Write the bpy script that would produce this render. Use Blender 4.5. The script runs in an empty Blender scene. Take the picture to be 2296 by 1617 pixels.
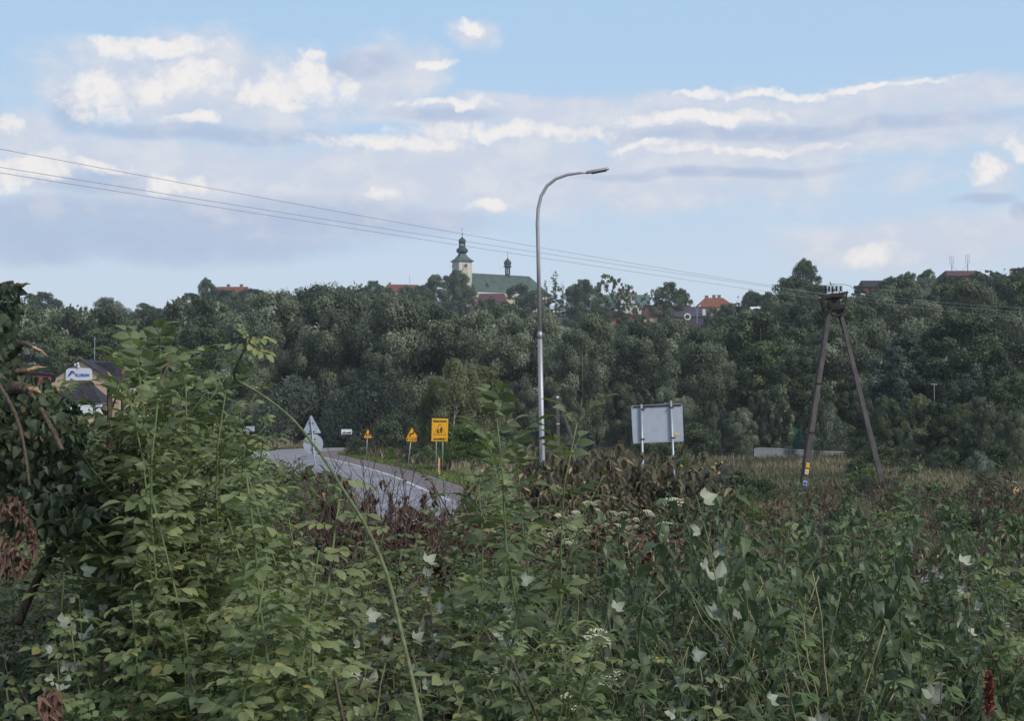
import bpy, math, random
import numpy as np
from mathutils import Vector, Matrix, Euler
SC = bpy.context.scene
COL = SC.collection
R = random.Random(7)
NR = np.random.RandomState(11)

# ------------------------------------------------------------------ camera, world, sun, exposure
F = 3154.0                                   # focal length in units of a 2296 wide picture
PITCH = math.atan(120.0 / F)
EYE = 4.6
cam_d = bpy.data.cameras.new('camera'); cam = bpy.data.objects.new('camera', cam_d); COL.objects.link(cam)
cam_d.sensor_width = 36.0; cam_d.lens = 36.0 * F / 2296.0
cam_d.clip_start = 0.1; cam_d.clip_end = 20000
cam.location = (0, 0, EYE); cam.rotation_euler = (math.pi / 2 + PITCH, 0, 0)
SC.camera = cam
cp, sp = math.cos(PITCH), math.sin(PITCH)

def at(x, y, d):
    """the point of the world on the sight line of picture spot x, y at distance d"""
    a = (x - 1148.0) / F; b = (808.5 - y) / F
    v = Vector((a, cp - b * sp, sp + b * cp))
    return Vector((0, 0, EYE)) + v * (d / v.y)

def seen(p):
    """picture spot of a world point"""
    q = Vector(p) - Vector((0, 0, EYE))
    f = q.y * cp + q.z * sp; u = -q.y * sp + q.z * cp
    if f <= 0.05: return None
    return 1148.0 + F * q.x / f, 808.5 - F * u / f

SUN_EL, SUN_AZ = math.radians(38), math.radians(128)      # azimuth clockwise from +Y: behind, to the right
w = bpy.data.worlds.new('World'); SC.world = w; w.use_nodes = True
nt = w.node_tree; nt.nodes.clear()
def nn(t, **k):
    n = nt.nodes.new(t)
    for a, b in k.items(): setattr(n, a, b)
    return n
def lk(a, b): nt.links.new(a, b)
def M(op, a, b=None, c=None, clamp=False):
    n = nn('ShaderNodeMath', operation=op, use_clamp=clamp)
    for i, v in enumerate((a, b, c)):
        if v is None: continue
        if isinstance(v, (int, float)): n.inputs[i].default_value = v
        else: lk(v, n.inputs[i])
    return n.outputs[0]
def VM(op, a, b=None, c=None, out=0):
    n = nn('ShaderNodeVectorMath', operation=op)
    for i, v in enumerate((a, b, c)):
        if v is None: continue
        if isinstance(v, tuple): n.inputs[i].default_value = v
        else: lk(v, n.inputs[i])
    return n.outputs[out]
def SS(v, a, b):
    n = nn('ShaderNodeMapRange', interpolation_type='SMOOTHSTEP')
    lk(v, n.inputs[0]); n.inputs[1].default_value = a; n.inputs[2].default_value = b
    return n.outputs[0]
def MIX(f, a, b):
    n = nn('ShaderNodeMix', data_type='RGBA')
    if isinstance(f, (int, float)): n.inputs[0].default_value = f
    else: lk(f, n.inputs[0])
    for i, v in ((6, a), (7, b)):
        if isinstance(v, tuple): n.inputs[i].default_value = (*v, 1)
        else: lk(v, n.inputs[i])
    return n.outputs[2]
def NOISE(v, scale, detail=4, rough=.55, out=0):
    n = nn('ShaderNodeTexNoise'); lk(v, n.inputs['Vector'])
    n.inputs['Scale'].default_value = scale; n.inputs['Detail'].default_value = detail; n.inputs['Roughness'].default_value = rough
    return n.outputs[out]
tc = nn('ShaderNodeTexCoord')
sep = nn('ShaderNodeSeparateXYZ'); lk(tc.outputs['Generated'], sep.inputs[0])
az = M('ARCTAN2', sep.outputs[0], sep.outputs[1]); el = M('ARCSINE', sep.outputs[2])
cmb = nn('ShaderNodeCombineXYZ'); lk(az, cmb.inputs[0]); lk(el, cmb.inputs[1])
uv = cmb.outputs[0]
# ragged cloud edges: warp the sky coordinates by two noises
w1 = VM('SUBTRACT', NOISE(uv, 9, 3, .5, 1), (.5, .5, .5)); w2 = VM('SUBTRACT', NOISE(uv, 34, 5, .6, 1), (.5, .5, .5))
p1 = VM('MULTIPLY_ADD', w1, (.060, .030, 0), uv)
pw = VM('MULTIPLY_ADD', w2, (.034, .022, 0), p1)
def ellipses(pts, base):
    acc = None
    for (x, y, rx, ry) in pts:
        cx = math.atan((x - 1148) / F); cy = (928.5 - y) / F
        q = VM('MULTIPLY_ADD', base, (F / rx, F / ry, 0), (-cx * F / rx, -cy * F / ry, 0))
        v = M('SUBTRACT', 1.0, VM('DOT_PRODUCT', q, q, out=1))
        acc = v if acc is None else M('MAXIMUM', acc, v)
    return M('MAXIMUM', acc, -1.0)
GREY = [(1300, 400, 760, 90), (620, 470, 560, 80), (1760, 330, 620, 60), (2100, 560, 400, 60), (470, 215, 420, 118), (860, 190, 130, 95), (1180, 262, 420, 40), (1560, 275, 560, 66), (2000, 262, 460, 44), (380, 392, 520, 56), (880, 400, 430, 90),
        (1560, 372, 420, 50), (1080, 340, 460, 50), (1060, 104, 66, 38), (60, 330, 90, 60), (2215, 425, 66, 64), (1985, 590, 90, 40), (1350, 410, 300, 36)]
DEEP = [(470, 322, 300, 24), (185, 285, 62, 62), (230, 440, 130, 30), (1780, 305, 520, 22), (810, 152, 90, 34), (240, 545, 620, 66), (650, 505, 520, 50), (1600, 395, 380, 14), (2200, 480, 80, 16), (1000, 262, 160, 14), (60, 500, 400, 40), (2296, 510, 30, 24)]
LIT = [(250, 238, 100, 62), (690, 185, 120, 52), (420, 205, 80, 42), (90, 405, 90, 30), (196, 262, 56, 62), (282, 285, 40, 38), (405, 192, 66, 30), (352, 222, 38, 40), (700, 205, 84, 44), (590, 222, 84, 34), (716, 132, 50, 18), (640, 250, 56, 22), (1055, 92, 46, 22), (46, 436, 60, 22), (115, 412, 46, 20), (250, 408, 80, 15), (400, 440, 76, 22),
       (28, 316, 40, 26), (835, 446, 62, 30), (1585, 214, 70, 15), (1820, 222, 330, 10), (1560, 272, 230, 20), (1120, 300, 280, 20), (860, 326, 210, 20), (2195, 418, 52, 42), (2292, 372, 36, 30), (1960, 588, 74, 30),
       (1000, 240, 150, 11), (1420, 330, 70, 12), (450, 290, 46, 18), (1090, 462, 60, 20), (330, 135, 150, 24), (1660, 345, 260, 14), (950, 172, 56, 11)]
nB = NOISE(uv, 46, 6, .6); nC = NOISE(VM('MULTIPLY', uv, (1, 3, 1)), 16, 6, .55)
outside = M('MAXIMUM', SS(M('ABSOLUTE', az), .38, .60), SS(el, .33, .55))
gen = M('MULTIPLY', M('MULTIPLY', SS(NOISE(VM('MULTIPLY', tc.outputs['Generated'], (1, 1, 2.5)), 3.2, 6, .55), .44, .66), outside), .8)
nD = NOISE(VM('MULTIPLY', uv, (1, 1.6, 1)), 26, 7, .6); nE = NOISE(pw, 95, 7, .65)
g = SS(M('ADD', ellipses(GREY, p1), M('MULTIPLY', M('SUBTRACT', nD, .5), 2.4)), -.45, .95)
g = M('MAXIMUM', g, gen)
dp = M('MULTIPLY', SS(M('ADD', ellipses(DEEP, p1), M('MULTIPLY', M('SUBTRACT', nD, .5), 1.8)), -.35, .95), .78)
br = SS(M('ADD', M('ADD', ellipses(LIT, pw), M('MULTIPLY', M('SUBTRACT', nB, .5), 2.8)), M('MULTIPLY', M('SUBTRACT', nE, .5), 2.4)), -.30, 1.20)
soft = M('MULTIPLY', M('MULTIPLY', g, SS(nD, .42, .66)), .32)
br = M('MAXIMUM', br, soft)
STR = 0.10
def sk(r, g_, b): return (r / STR, g_ / STR, b / STR)
sky = nn('ShaderNodeTexSky', sky_type='NISHITA', sun_disc=False, sun_elevation=SUN_EL, sun_rotation=SUN_AZ)
sky.air_density = 1.0; sky.dust_density = 1.2; sky.ozone_density = 1.0
# moist air: the clear sky pales towards the horizon
air = MIX(SS(el, -.02, .30), sk(.60, .68, .76), sk(.375, .55, .755))
base = MIX(SS(el, .30, 1.1), MIX(.96, sky.outputs[0], air), sky.outputs[0])
c1 = MIX(M('MULTIPLY', g, .85), base, sk(.565, .60, .69))
c2 = MIX(dp, c1, sk(.38, .465, .63))
c3 = MIX(M('MULTIPLY', br, .92), c2, sk(.82, .785, .765))
ground = MIX(SS(el, -.03, -.005), sk(.08, .09, .06), c3)
bg = nn('ShaderNodeBackground'); lk(ground, bg.inputs[0]); bg.inputs[1].default_value = STR
wo = nn('ShaderNodeOutputWorld'); lk(bg.outputs[0], wo.inputs[0])

sun_d = bpy.data.lights.new('sun', 'SUN'); sun = bpy.data.objects.new('sun', sun_d); COL.objects.link(sun)
sun_d.energy = 2.4; sun_d.angle = math.radians(12); sun_d.color = (1.0, .93, .84)
sd = Vector((math.sin(SUN_AZ) * math.cos(SUN_EL), math.cos(SUN_AZ) * math.cos(SUN_EL), math.sin(SUN_EL)))
sun.rotation_euler = sd.to_track_quat('Z', 'Y').to_euler(); sun.location = (60, -60, 80)
SC.view_settings.view_transform = 'Standard'; SC.view_settings.look = 'None'
SC.view_settings.exposure = 0.22; SC.view_settings.gamma = 1.0; SC.view_settings.use_curve_mapping = False
SC.render.engine = 'CYCLES'
SC.cycles.max_bounces = 6; SC.cycles.diffuse_bounces = 3; SC.cycles.glossy_bounces = 2; SC.cycles.transmission_bounces = 3
SC.cycles.transparent_max_bounces = 4; SC.cycles.volume_bounces = 0; SC.cycles.use_denoising = True
SC.cycles.sample_clamp_indirect = 4.0

# ------------------------------------------------------------------ materials
def mat(name, col, rough=.8, spec=.3, metal=0.0, var=0.12, scale=6.0, bump=0.0, bscale=30.0, col2=None, coord='Object', stretch=(1, 1, 1)):
    m = bpy.data.materials.new(name); m.use_nodes = True; t = m.node_tree; b = t.nodes['Principled BSDF']
    b.inputs['Roughness'].default_value = rough; b.inputs['Specular IOR Level'].default_value = spec; b.inputs['Metallic'].default_value = metal
    c = t.nodes.new('ShaderNodeTexCoord'); mp = t.nodes.new('ShaderNodeMapping'); mp.inputs['Scale'].default_value = stretch
    t.links.new(c.outputs[coord], mp.inputs[0])
    n = t.nodes.new('ShaderNodeTexNoise'); n.inputs['Scale'].default_value = scale; n.inputs['Detail'].default_value = 6; n.inputs['Roughness'].default_value = .65
    t.links.new(mp.outputs[0], n.inputs['Vector'])
    r = t.nodes.new('ShaderNodeValToRGB'); t.links.new(n.outputs[0], r.inputs[0])
    c2 = col2 or tuple(min(1, v * (1 + var * 1.6)) for v in col)
    r.color_ramp.elements[0].position = .32; r.color_ramp.elements[1].position = .68
    r.color_ramp.elements[0].color = (*[v * (1 - var) for v in col], 1); r.color_ramp.elements[1].color = (*c2, 1)
    t.links.new(r.outputs[0], b.inputs['Base Color'])
    if bump:
        n2 = t.nodes.new('ShaderNodeTexNoise'); n2.inputs['Scale'].default_value = bscale; n2.inputs['Detail'].default_value = 5
        t.links.new(mp.outputs[0], n2.inputs['Vector'])
        bp = t.nodes.new('ShaderNodeBump'); bp.inputs['Strength'].default_value = bump; bp.inputs['Distance'].default_value = .05
        t.links.new(n2.outputs[0], bp.inputs['Height']); t.links.new(bp.outputs[0], b.inputs['Normal'])
    return m

def leafmat(name, dark, light, under=None, trans=.25, rough=.6, spec=.18, hue=.5, pale=None, pale_at=.8, ovar=.45):
    """leaf colour: each leaf has its own tint (attribute), each plant its own shade; a paler underside where the kind has one"""
    m = bpy.data.materials.new(name); m.use_nodes = True; t = m.node_tree; t.nodes.clear()
    L = t.links.new
    a = t.nodes.new('ShaderNodeAttribute'); a.attribute_name = 'tint'
    oi = t.nodes.new('ShaderNodeObjectInfo')
    ad = t.nodes.new('ShaderNodeMath'); ad.operation = 'MULTIPLY_ADD'; L(oi.outputs['Random'], ad.inputs[0]); ad.inputs[1].default_value = ovar; L(a.outputs['Fac'], ad.inputs[2])
    sb = t.nodes.new('ShaderNodeMath'); sb.operation = 'SUBTRACT'; L(ad.outputs[0], sb.inputs[0]); sb.inputs[1].default_value = ovar * .5
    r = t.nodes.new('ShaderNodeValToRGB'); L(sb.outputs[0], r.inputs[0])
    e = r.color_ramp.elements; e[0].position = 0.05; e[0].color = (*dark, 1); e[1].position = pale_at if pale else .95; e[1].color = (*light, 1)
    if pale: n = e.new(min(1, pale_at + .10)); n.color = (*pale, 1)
    col = r.outputs[0]
    if under:
        g = t.nodes.new('ShaderNodeNewGeometry'); mx = t.nodes.new('ShaderNodeMix'); mx.data_type = 'RGBA'
        L(g.outputs['Backfacing'], mx.inputs[0]); L(col, mx.inputs[6]); 
        ur = t.nodes.new('ShaderNodeValToRGB'); L(sb.outputs[0], ur.inputs[0]); ur.color_ramp.elements[0].position = .2; ur.color_ramp.elements[1].position = .8
        ur.color_ramp.elements[0].color = (*[v * .62 for v in under], 1); ur.color_ramp.elements[1].color = (*[v * 1.12 for v in under], 1); L(ur.outputs[0], mx.inputs[7]); col = mx.outputs[2]
    p = t.nodes.new('ShaderNodeBsdfPrincipled'); p.inputs['Roughness'].default_value = rough; p.inputs['Specular IOR Level'].default_value = spec
    L(col, p.inputs['Base Color'])
    tr = t.nodes.new('ShaderNodeBsdfTranslucent')
    mm = t.nodes.new('ShaderNodeMix'); mm.data_type = 'RGBA'; mm.blend_type = 'MULTIPLY'; mm.inputs[0].default_value = 1.0
    L(r.outputs[0], mm.inputs[6]); mm.inputs[7].default_value = (1.25, 1.35, .7, 1); L(mm.outputs[2], tr.inputs[0])
    ms = t.nodes.new('ShaderNodeMixShader'); ms.inputs[0].default_value = trans; L(p.outputs[0], ms.inputs[1]); L(tr.outputs[0], ms.inputs[2])
    o = t.nodes.new('ShaderNodeOutputMaterial'); L(ms.outputs[0], o.inputs[0])
    return m

MT = {
 'metal': mat('galvanised_steel', (.36, .39, .43), .45, .5, .35, .10, 3, .05),
 'pale_stub': mat('weathered_stub_wood', (.42, .35, .24), .85, .1, 0, .2, 20),
 'infill': mat('railing_infill', (.17, .19, .22), .8, .2, 0, .1),
 'pole_metal': mat('lamp_pole_steel', (.40, .39, .41), .52, .5, .6, .08, 2),
 'board_back': mat('sign_back_metal', (.40, .44, .50), .55, .4, .15, .07, 2.5),
 'dark_metal': mat('rusty_dark_steel', (.040, .034, .034), .75, .3, .2, .3, 9, .3),
 'porcelain': mat('brown_insulator_glaze', (.035, .022, .02), .25, .5, 0, .2, 8),
 'conc': mat('weathered_concrete', (.115, .104, .102), .95, .1, 0, .28, 4, .5, 40, stretch=(1, 1, .5)),
 'wire': mat('aluminium_wire', (.30, .31, .33), .6, .4, .3, .1),
 'yellow': mat('fluorescent_yellow_sheet', (.80, .42, .018), .5, .3, 0, .05, 3),
 'red': mat('red_border_paint', (.45, .06, .03), .5, .3, 0, .06),
 'black': mat('black_print', (.02, .02, .022), .6, .2, 0, .05),
 'white': mat('white_paint', (.72, .74, .78), .6, .3, 0, .06, 3),
 'blue': mat('blue_print', (.03, .11, .52), .5, .3, 0, .05),
 'orange': mat('orange_sticker', (.85, .48, .13), .5, .3, 0, .05),
 'asphalt': mat('old_asphalt', (.225, .225, .25), .9, .25, 0, .24, .35, .25, 60, coord='Object'),
 'shoulder': mat('gravel_shoulder', (.17, .15, .15), .95, .1, 0, .3, 2.5, .4, 50),
 'line': mat('road_marking_paint', (.50, .51, .54), .8, .2, 0, .35, 2.5),
 'copper': mat('green_copper_sheet', (.072, .108, .092), .65, .3, .1, .30, .5, .1, 9, stretch=(1, 1, .25)),
 'copper_dark': mat('dark_green_copper', (.035, .065, .058), .6, .3, .1, .35, .8),
 'plaster': mat('cream_plaster', (.52, .50, .44), .9, .15, 0, .10, .6),
 'plaster_w': mat('white_plaster', (.66, .65, .62), .9, .15, 0, .08, .8),
 'plaster_y': mat('yellow_plaster', (.50, .44, .32), .9, .15, 0, .08, .8),
 'beige': mat('beige_render', (.47, .37, .25), .9, .15, 0, .10, .9, .1),
 'peach': mat('peach_cladding', (.55, .38, .27), .9, .15, 0, .10, .9, .1),
 'slate': mat('dark_slate_roof', (.038, .036, .048), .8, .2, 0, .25, 1.5, .2),
 'tile_red': mat('red_clay_tiles', (.165, .066, .054), .85, .15, 0, .25, 1.2, .3, 8),
 'tile_orange': mat('orange_clay_tiles', (.20, .080, .058), .85, .15, 0, .2, 1.2, .3, 8),
 'tile_brown': mat('plum_brown_tiles', (.10, .052, .055), .85, .15, 0, .25, 1.2, .3, 8),
 'green_roof': mat('blue_green_metal_roof', (.10, .155, .15), .55, .35, .1, .15, .8),
 'purple_roof': mat('dull_purple_metal_roof', (.075, .066, .09), .6, .3, .1, .12, .8),
 'brick': mat('chimney_brick', (.24, .15, .12), .9, .1, 0, .25, 5, .3),
 'glass': mat('window_glass', (.03, .04, .05), .1, .6, 0, .1),
 'bark': mat('grey_brown_bark', (.095, .075, .058), .95, .1, 0, .4, 6, .8, 30, stretch=(1, 1, .25)),
 'bark_pale': mat('pale_willow_bark', (.20, .175, .14), .95, .1, 0, .35, 5, .6, 30, stretch=(1, 1, .25)),
 'birch': mat('white_birch_bark', (.52, .49, .43), .85, .1, 0, .35, 5, .3, 30, stretch=(1, 1, 3)),
 'cut_wood': mat('fresh_cut_wood', (.62, .36, .16), .85, .15, 0, .2, 20, .3),
 'stem': mat('green_stem', (.115, .150, .062), .6, .3, 0, .22, 18, .2, 60),
 'cane': mat('dull_cane_bark', (.125, .145, .070), .7, .2, 0, .35, 30, .2, 60),
 'pale_splinter': mat('splintered_wood', (.40, .27, .15), .9, .1, 0, .3, 25, .4),
 'stem_dark': mat('dark_green_stem', (.075, .10, .045), .7, .2, 0, .3, 18),
 'stem_red': mat('reddish_cane', (.15, .085, .085), .65, .3, 0, .25, 14),
 'straw': mat('pale_straw_stalk', (.24, .22, .12), .85, .15, 0, .25, 10),
 'twig': mat('dry_grey_twig', (.085, .068, .062), .9, .1, 0, .3, 14, .4),
 'red_wall': mat('dull_red_panel', (.20, .058, .055), .7, .3, 0, .12, 2),
 'court': mat('green_court_netting', (.03, .12, .10), .8, .2, 0, .1, 2),
}
LM = {
 'willow': leafmat('willow_leaf', (.032, .046, .031), (.22, .25, .165), pale=(.36, .40, .32), pale_at=.86, trans=.15, ovar=.5),
 'oak': leafmat('dark_broad_leaf', (.022, .036, .022), (.14, .18, .095), trans=.15, ovar=.4),
 'maple': leafmat('mid_green_leaf', (.034, .054, .026), (.165, .205, .095), trans=.15, ovar=.4),
 'poplar': leafmat('poplar_leaf', (.042, .058, .040), (.105, .13, .08), pale=(.34, .36, .27), pale_at=.66),
 'silver': leafmat('silver_leaf', (.045, .062, .05), (.14, .17, .135), pale=(.26, .31, .26), pale_at=.75),
 'birch': leafmat('birch_leaf', (.10, .115, .06), (.25, .27, .14), trans=.3),
 'spruce': leafmat('conifer_needle', (.016, .032, .022), (.045, .070, .045), trans=.05),
 'thuja': leafmat('thuja_scale', (.016, .036, .016), (.038, .068, .028), trans=.05),
 'bush': leafmat('bright_bush_leaf', (.055, .095, .025), (.15, .22, .065)),
 'elder': leafmat('elder_leaf', (.060, .082, .040), (.225, .272, .125), under=(.19, .23, .14), pale=(.34, .31, .11), pale_at=.885, rough=.48, spec=.34, trans=.30),
 'rose': leafmat('rose_leaf', (.070, .095, .042), (.24, .285, .13), under=(.19, .23, .13), pale=(.36, .32, .12), pale_at=.885, rough=.5, spec=.32, trans=.30),
 'rasp': leafmat('raspberry_leaf', (.060, .098, .040), (.13, .18, .07), under=(.35, .38, .30), trans=.12),
 'nettle': leafmat('nettle_leaf', (.038, .060, .034), (.135, .180, .090), under=(.14, .19, .12), rough=.45, spec=.36, trans=.25),
 'weed': leafmat('weed_leaf', (.048, .068, .034), (.205, .250, .105), pale=(.36, .30, .13), pale_at=.87, rough=.5, spec=.32, trans=.3),
 'mix': leafmat('undergrowth_leaf', (.018, .030, .014), (.155, .195, .080), under=(.13, .16, .09), trans=.28, pale=(.30, .34, .27), pale_at=.90, ovar=0),
 'dry': leafmat('withered_leaf', (.060, .032, .028), (.20, .125, .09), trans=.1, pale=(.38, .28, .19), pale_at=.80),
 'drygrn': leafmat('half_withered_leaf', (.050, .052, .038), (.20, .17, .11), trans=.15, pale=(.38, .30, .19), pale_at=.72),
 'linden': leafmat('limp_linden_leaf', (.036, .052, .034), (.125, .155, .095), under=(.16, .21, .17), trans=.15, pale=(.30, .30, .10), pale_at=.93),
 'grass': leafmat('meadow_grass', (.060, .070, .038), (.185, .175, .105), trans=.2, pale=(.33, .26, .18), pale_at=.60, ovar=0),
 'verge': leafmat('verge_grass', (.090, .13, .032), (.20, .26, .07), trans=.25, ovar=0),
 'petal': leafmat('cream_petal', (.50, .52, .36), (.68, .68, .52), trans=.2),
 'berry': leafmat('rusty_seed', (.12, .035, .028), (.26, .10, .07), trans=.0),
}

# ------------------------------------------------------------------ mesh helpers
class MB:
    def __init__(s): s.v = []; s.f = []; s.sm = False
    def add(s, vs, fs):
        o = len(s.v); s.v += [tuple(v) for v in vs]; s.f += [tuple(i + o for i in f) for f in fs]; return s
    def box(s, c, size, rot=None):
        x, y, z = (k / 2 for k in size); c = Vector(c)
        vs = [Vector((a, b, d)) for a in (-x, x) for b in (-y, y) for d in (-z, z)]
        if rot is not None: vs = [rot @ v for v in vs]
        return s.add([v + c for v in vs], [(0, 1, 3, 2), (4, 6, 7, 5), (0, 4, 5, 1), (2, 3, 7, 6), (0, 2, 6, 4), (1, 5, 7, 3)])
    def bar(s, a, b, w0, d0, w1=None, d1=None, up=Vector((0, 1, 0))):
        """a beam of rectangular section from a to b"""
        a, b = Vector(a), Vector(b); w1 = w0 if w1 is None else w1; d1 = d0 if d1 is None else d1
        t = (b - a).normalized(); sx = t.cross(up).normalized(); sy = sx.cross(t).normalized()
        vs = [p + sx * i * ww / 2 + sy * j * dd / 2 for p, ww, dd in ((a, w0, d0), (b, w1, d1)) for i, j in ((-1, -1), (1, -1), (1, 1), (-1, 1))]
        return s.add(vs, [(3, 2, 1, 0), (4, 5, 6, 7), (0, 1, 5, 4), (1, 2, 6, 5), (2, 3, 7, 6), (3, 0, 4, 7)])
    def tube(s, pts, radii, n=6, cap=True):
        pts = [Vector(p) for p in pts]
        if isinstance(radii, (int, float)): radii = [radii] * len(pts)
        vs = []; prev = None
        for i, p in enumerate(pts):
            t = (pts[min(i + 1, len(pts) - 1)] - pts[max(i - 1, 0)])
            t = t.normalized() if t.length > 1e-9 else Vector((0, 0, 1))
            ref = prev if prev is not None else (Vector((1, 0, 0)) if abs(t.x) < .9 else Vector((0, 1, 0)))
            a = (ref - t * ref.dot(t)).normalized(); prev = a; b = t.cross(a)
            vs += [p + (a * math.cos(k * math.tau / n) + b * math.sin(k * math.tau / n)) * radii[i] for k in range(n)]
        fs = [(i * n + k, i * n + (k + 1) % n, (i + 1) * n + (k + 1) % n, (i + 1) * n + k) for i in range(len(pts) - 1) for k in range(n)]
        if cap: fs += [tuple(range(n))[::-1], tuple((len(pts) - 1) * n + k for k in range(n))]
        return s.add(vs, fs)
    def lathe(s, prof, c=(0, 0, 0), n=16, sq=0):
        c = Vector(c); vs = []
        for r, z in prof: vs += [c + Vector((r * math.cos((k + .5) * math.tau / n), r * math.sin((k + .5) * math.tau / n), z)) for k in range(n)]
        fs = [(i * n + k, i * n + (k + 1) % n, (i + 1) * n + (k + 1) % n, (i + 1) * n + k) for i in range(len(prof) - 1) for k in range(n)]
        fs += [tuple(range(n))[::-1], tuple((len(prof) - 1) * n + k for k in range(n))]
        return s.add(vs, fs)
    def prism(s, poly, y0, y1):
        """outline in x, z pushed from y0 to y1"""
        n = len(poly); vs = [(x, y0, z) for x, z in poly] + [(x, y1, z) for x, z in poly]
        return s.add(vs, [tuple(range(n)), tuple(range(n, 2 * n))[::-1]] + [(i, i + n, (i + 1) % n + n, (i + 1) % n) for i in range(n)])
    def mesh(s, name, m, smooth=False):
        me = bpy.data.meshes.new(name); me.from_pydata(s.v, [], s.f); me.materials.append(m)
        if smooth: me.polygons.foreach_set('use_smooth', [True] * len(me.polygons))
        me.update(); return me

def link(name, me, parent=None, loc=(0, 0, 0), kind=None):
    o = bpy.data.objects.new(name, me); COL.objects.link(o); o.location = loc
    if parent is not None: o.parent = parent
    if kind: o['kind'] = kind
    return o
def part(name, mb, m, parent, smooth=False, label=None, kind=None):
    o = link(name, mb.mesh(name, MT.get(m) if isinstance(m, str) else m, smooth), parent, kind=kind)
    if label: o['label'] = label
    return o
def tag(o, label, cat, group=None):
    o['label'] = label; o['category'] = cat
    if group: o['group'] = group
    return o
def thing(name, loc, label, cat, group=None, rz=0):
    o = bpy.data.objects.new(name, None); COL.objects.link(o); o.location = loc; o.rotation_euler = (0, 0, rz); o.empty_display_size = .2
    return tag(o, label, cat, group)
def dup(root):
    r = root.copy(); COL.objects.link(r)
    for ch in KIDS[root.name]:
        c = ch.copy(); COL.objects.link(c); c.parent = r
    return r
KIDS = {}
def arr_mesh(name, V, Q, m, tint=None, tri=False):
    """mesh from numpy arrays; Q is quads (n,4) or tris (n,3)"""
    me = bpy.data.meshes.new(name); k = Q.shape[1]
    me.vertices.add(len(V)); me.vertices.foreach_set('co', V.astype(np.float32).ravel())
    me.loops.add(Q.size); me.loops.foreach_set('vertex_index', Q.astype(np.int32).ravel())
    me.polygons.add(len(Q)); me.polygons.foreach_set('loop_start', np.arange(0, Q.size, k, dtype=np.int32))
    me.polygons.foreach_set('loop_total', np.full(len(Q), k, dtype=np.int32))
    if tint is not None:
        a = me.attributes.new('tint', 'FLOAT', 'POINT'); a.data.foreach_set('value', tint.astype(np.float32))
    me.materials.append(m); me.update(calc_edges=True); return me
def unit(v): return v / np.maximum(np.linalg.norm(v, axis=-1, keepdims=True), 1e-9)
def rhombs(P, D, N, L, W, fold=.0):
    """leaf-shaped quads: centre base P, long axis D, normal N, length L, width W"""
    S = unit(np.cross(D, N)); L = L[:, None]; W = W[:, None]
    a = P; b = P + D * L * .42 + S * W * .5 + N * W * fold; c = P + D * L; d = P + D * L * .42 - S * W * .5 + N * W * fold
    V = np.stack([a, b, c, d], 1).reshape(-1, 3); Q = np.arange(len(P) * 4).reshape(-1, 4)
    return V, Q
# ------------------------------------------------------------------ ground
ROADC = [(70, 33), (45, 34), (25, 35), (8, 37), (-1, 42), (-4.8, 50), (-5.8, 60), (-6.3, 72), (-8.6, 85), (-12.0, 103), (-15.4, 118), (-19.2, 133), (-23.6, 150), (-26.2, 162), (-26.8, 173), (-24.5, 183), (-18, 190), (-6, 194), (12, 196), (40, 196), (80, 190)]
def spline(pts, n=8):
    pts = [Vector((*p, 0)) if len(p) == 2 else Vector(p) for p in pts]; out = []
    for i in range(len(pts) - 1):
        a, b, c, d = pts[max(i - 1, 0)], pts[i], pts[i + 1], pts[min(i + 2, len(pts) - 1)]
        for k in range(n):
            t = k / n
            out.append(.5 * ((2 * b) + (c - a) * t + (2 * a - 5 * b + 4 * c - d) * t * t + (3 * b - a - 3 * c + d) * t ** 3))
    return out + [pts[-1]]
RC = spline(ROADC, 6)
RCn = np.array([(p.x, p.y) for p in RC])
def road_dist(x, y):
    """distance to the road's centre line, and whether the point lies left of it (seen from the camera)"""
    x = np.asarray(x, float); y = np.asarray(y, float); best = np.full(x.shape, 1e9); side = np.zeros(x.shape)
    for i in range(len(RCn) - 1):
        a, b = RCn[i], RCn[i + 1]; d = b - a; L2 = d @ d
        t = np.clip(((x - a[0]) * d[0] + (y - a[1]) * d[1]) / L2, 0, 1)
        px, py = a[0] + t * d[0], a[1] + t * d[1]; r = np.hypot(x - px, y - py)
        s = d[0] * (y - a[1]) - d[1] * (x - a[0]); m = r < best
        best = np.where(m, r, best); side = np.where(m, s, side)
    return best, side
def S(a, b, x): t = np.clip((x - a) / (b - a), 0, 1); return t * t * (3 - 2 * t)
AX = [-.9, -.36, -.28, -.20, -.12, -.03, .06, .13, .17, .21, .30, .36, .9]
FO = [235, 235, 235, 240, 245, 250, 250, 235, 205, 175, 150, 140, 130]
RI = [560, 560, 560, 560, 600, 650, 640, 560, 500, 440, 430, 430, 430]
ZR = [32, 32, 33, 39, 44, 50, 50, 40, 33, 33, 36, 37, 37]
def hill(x, y):
    a = x / np.maximum(y, 1.0); f = np.interp(a, AX, FO); r = np.interp(a, AX, RI); z = np.interp(a, AX, ZR)
    s = np.clip((y - f) / (r - f), 0, 1); return np.where(y > 60, z * (s ** 1.25) * (1 - .12 * np.clip((y - r) / 900, 0, 1)), 0)
def wob(x, y):
    return .5 * np.sin(x * .9 + 1.3 * np.sin(y * .5)) * np.sin(y * .7 + .8 * np.sin(x * .4)) + .3 * np.sin(x * 2.1 + y * 1.7)
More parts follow.
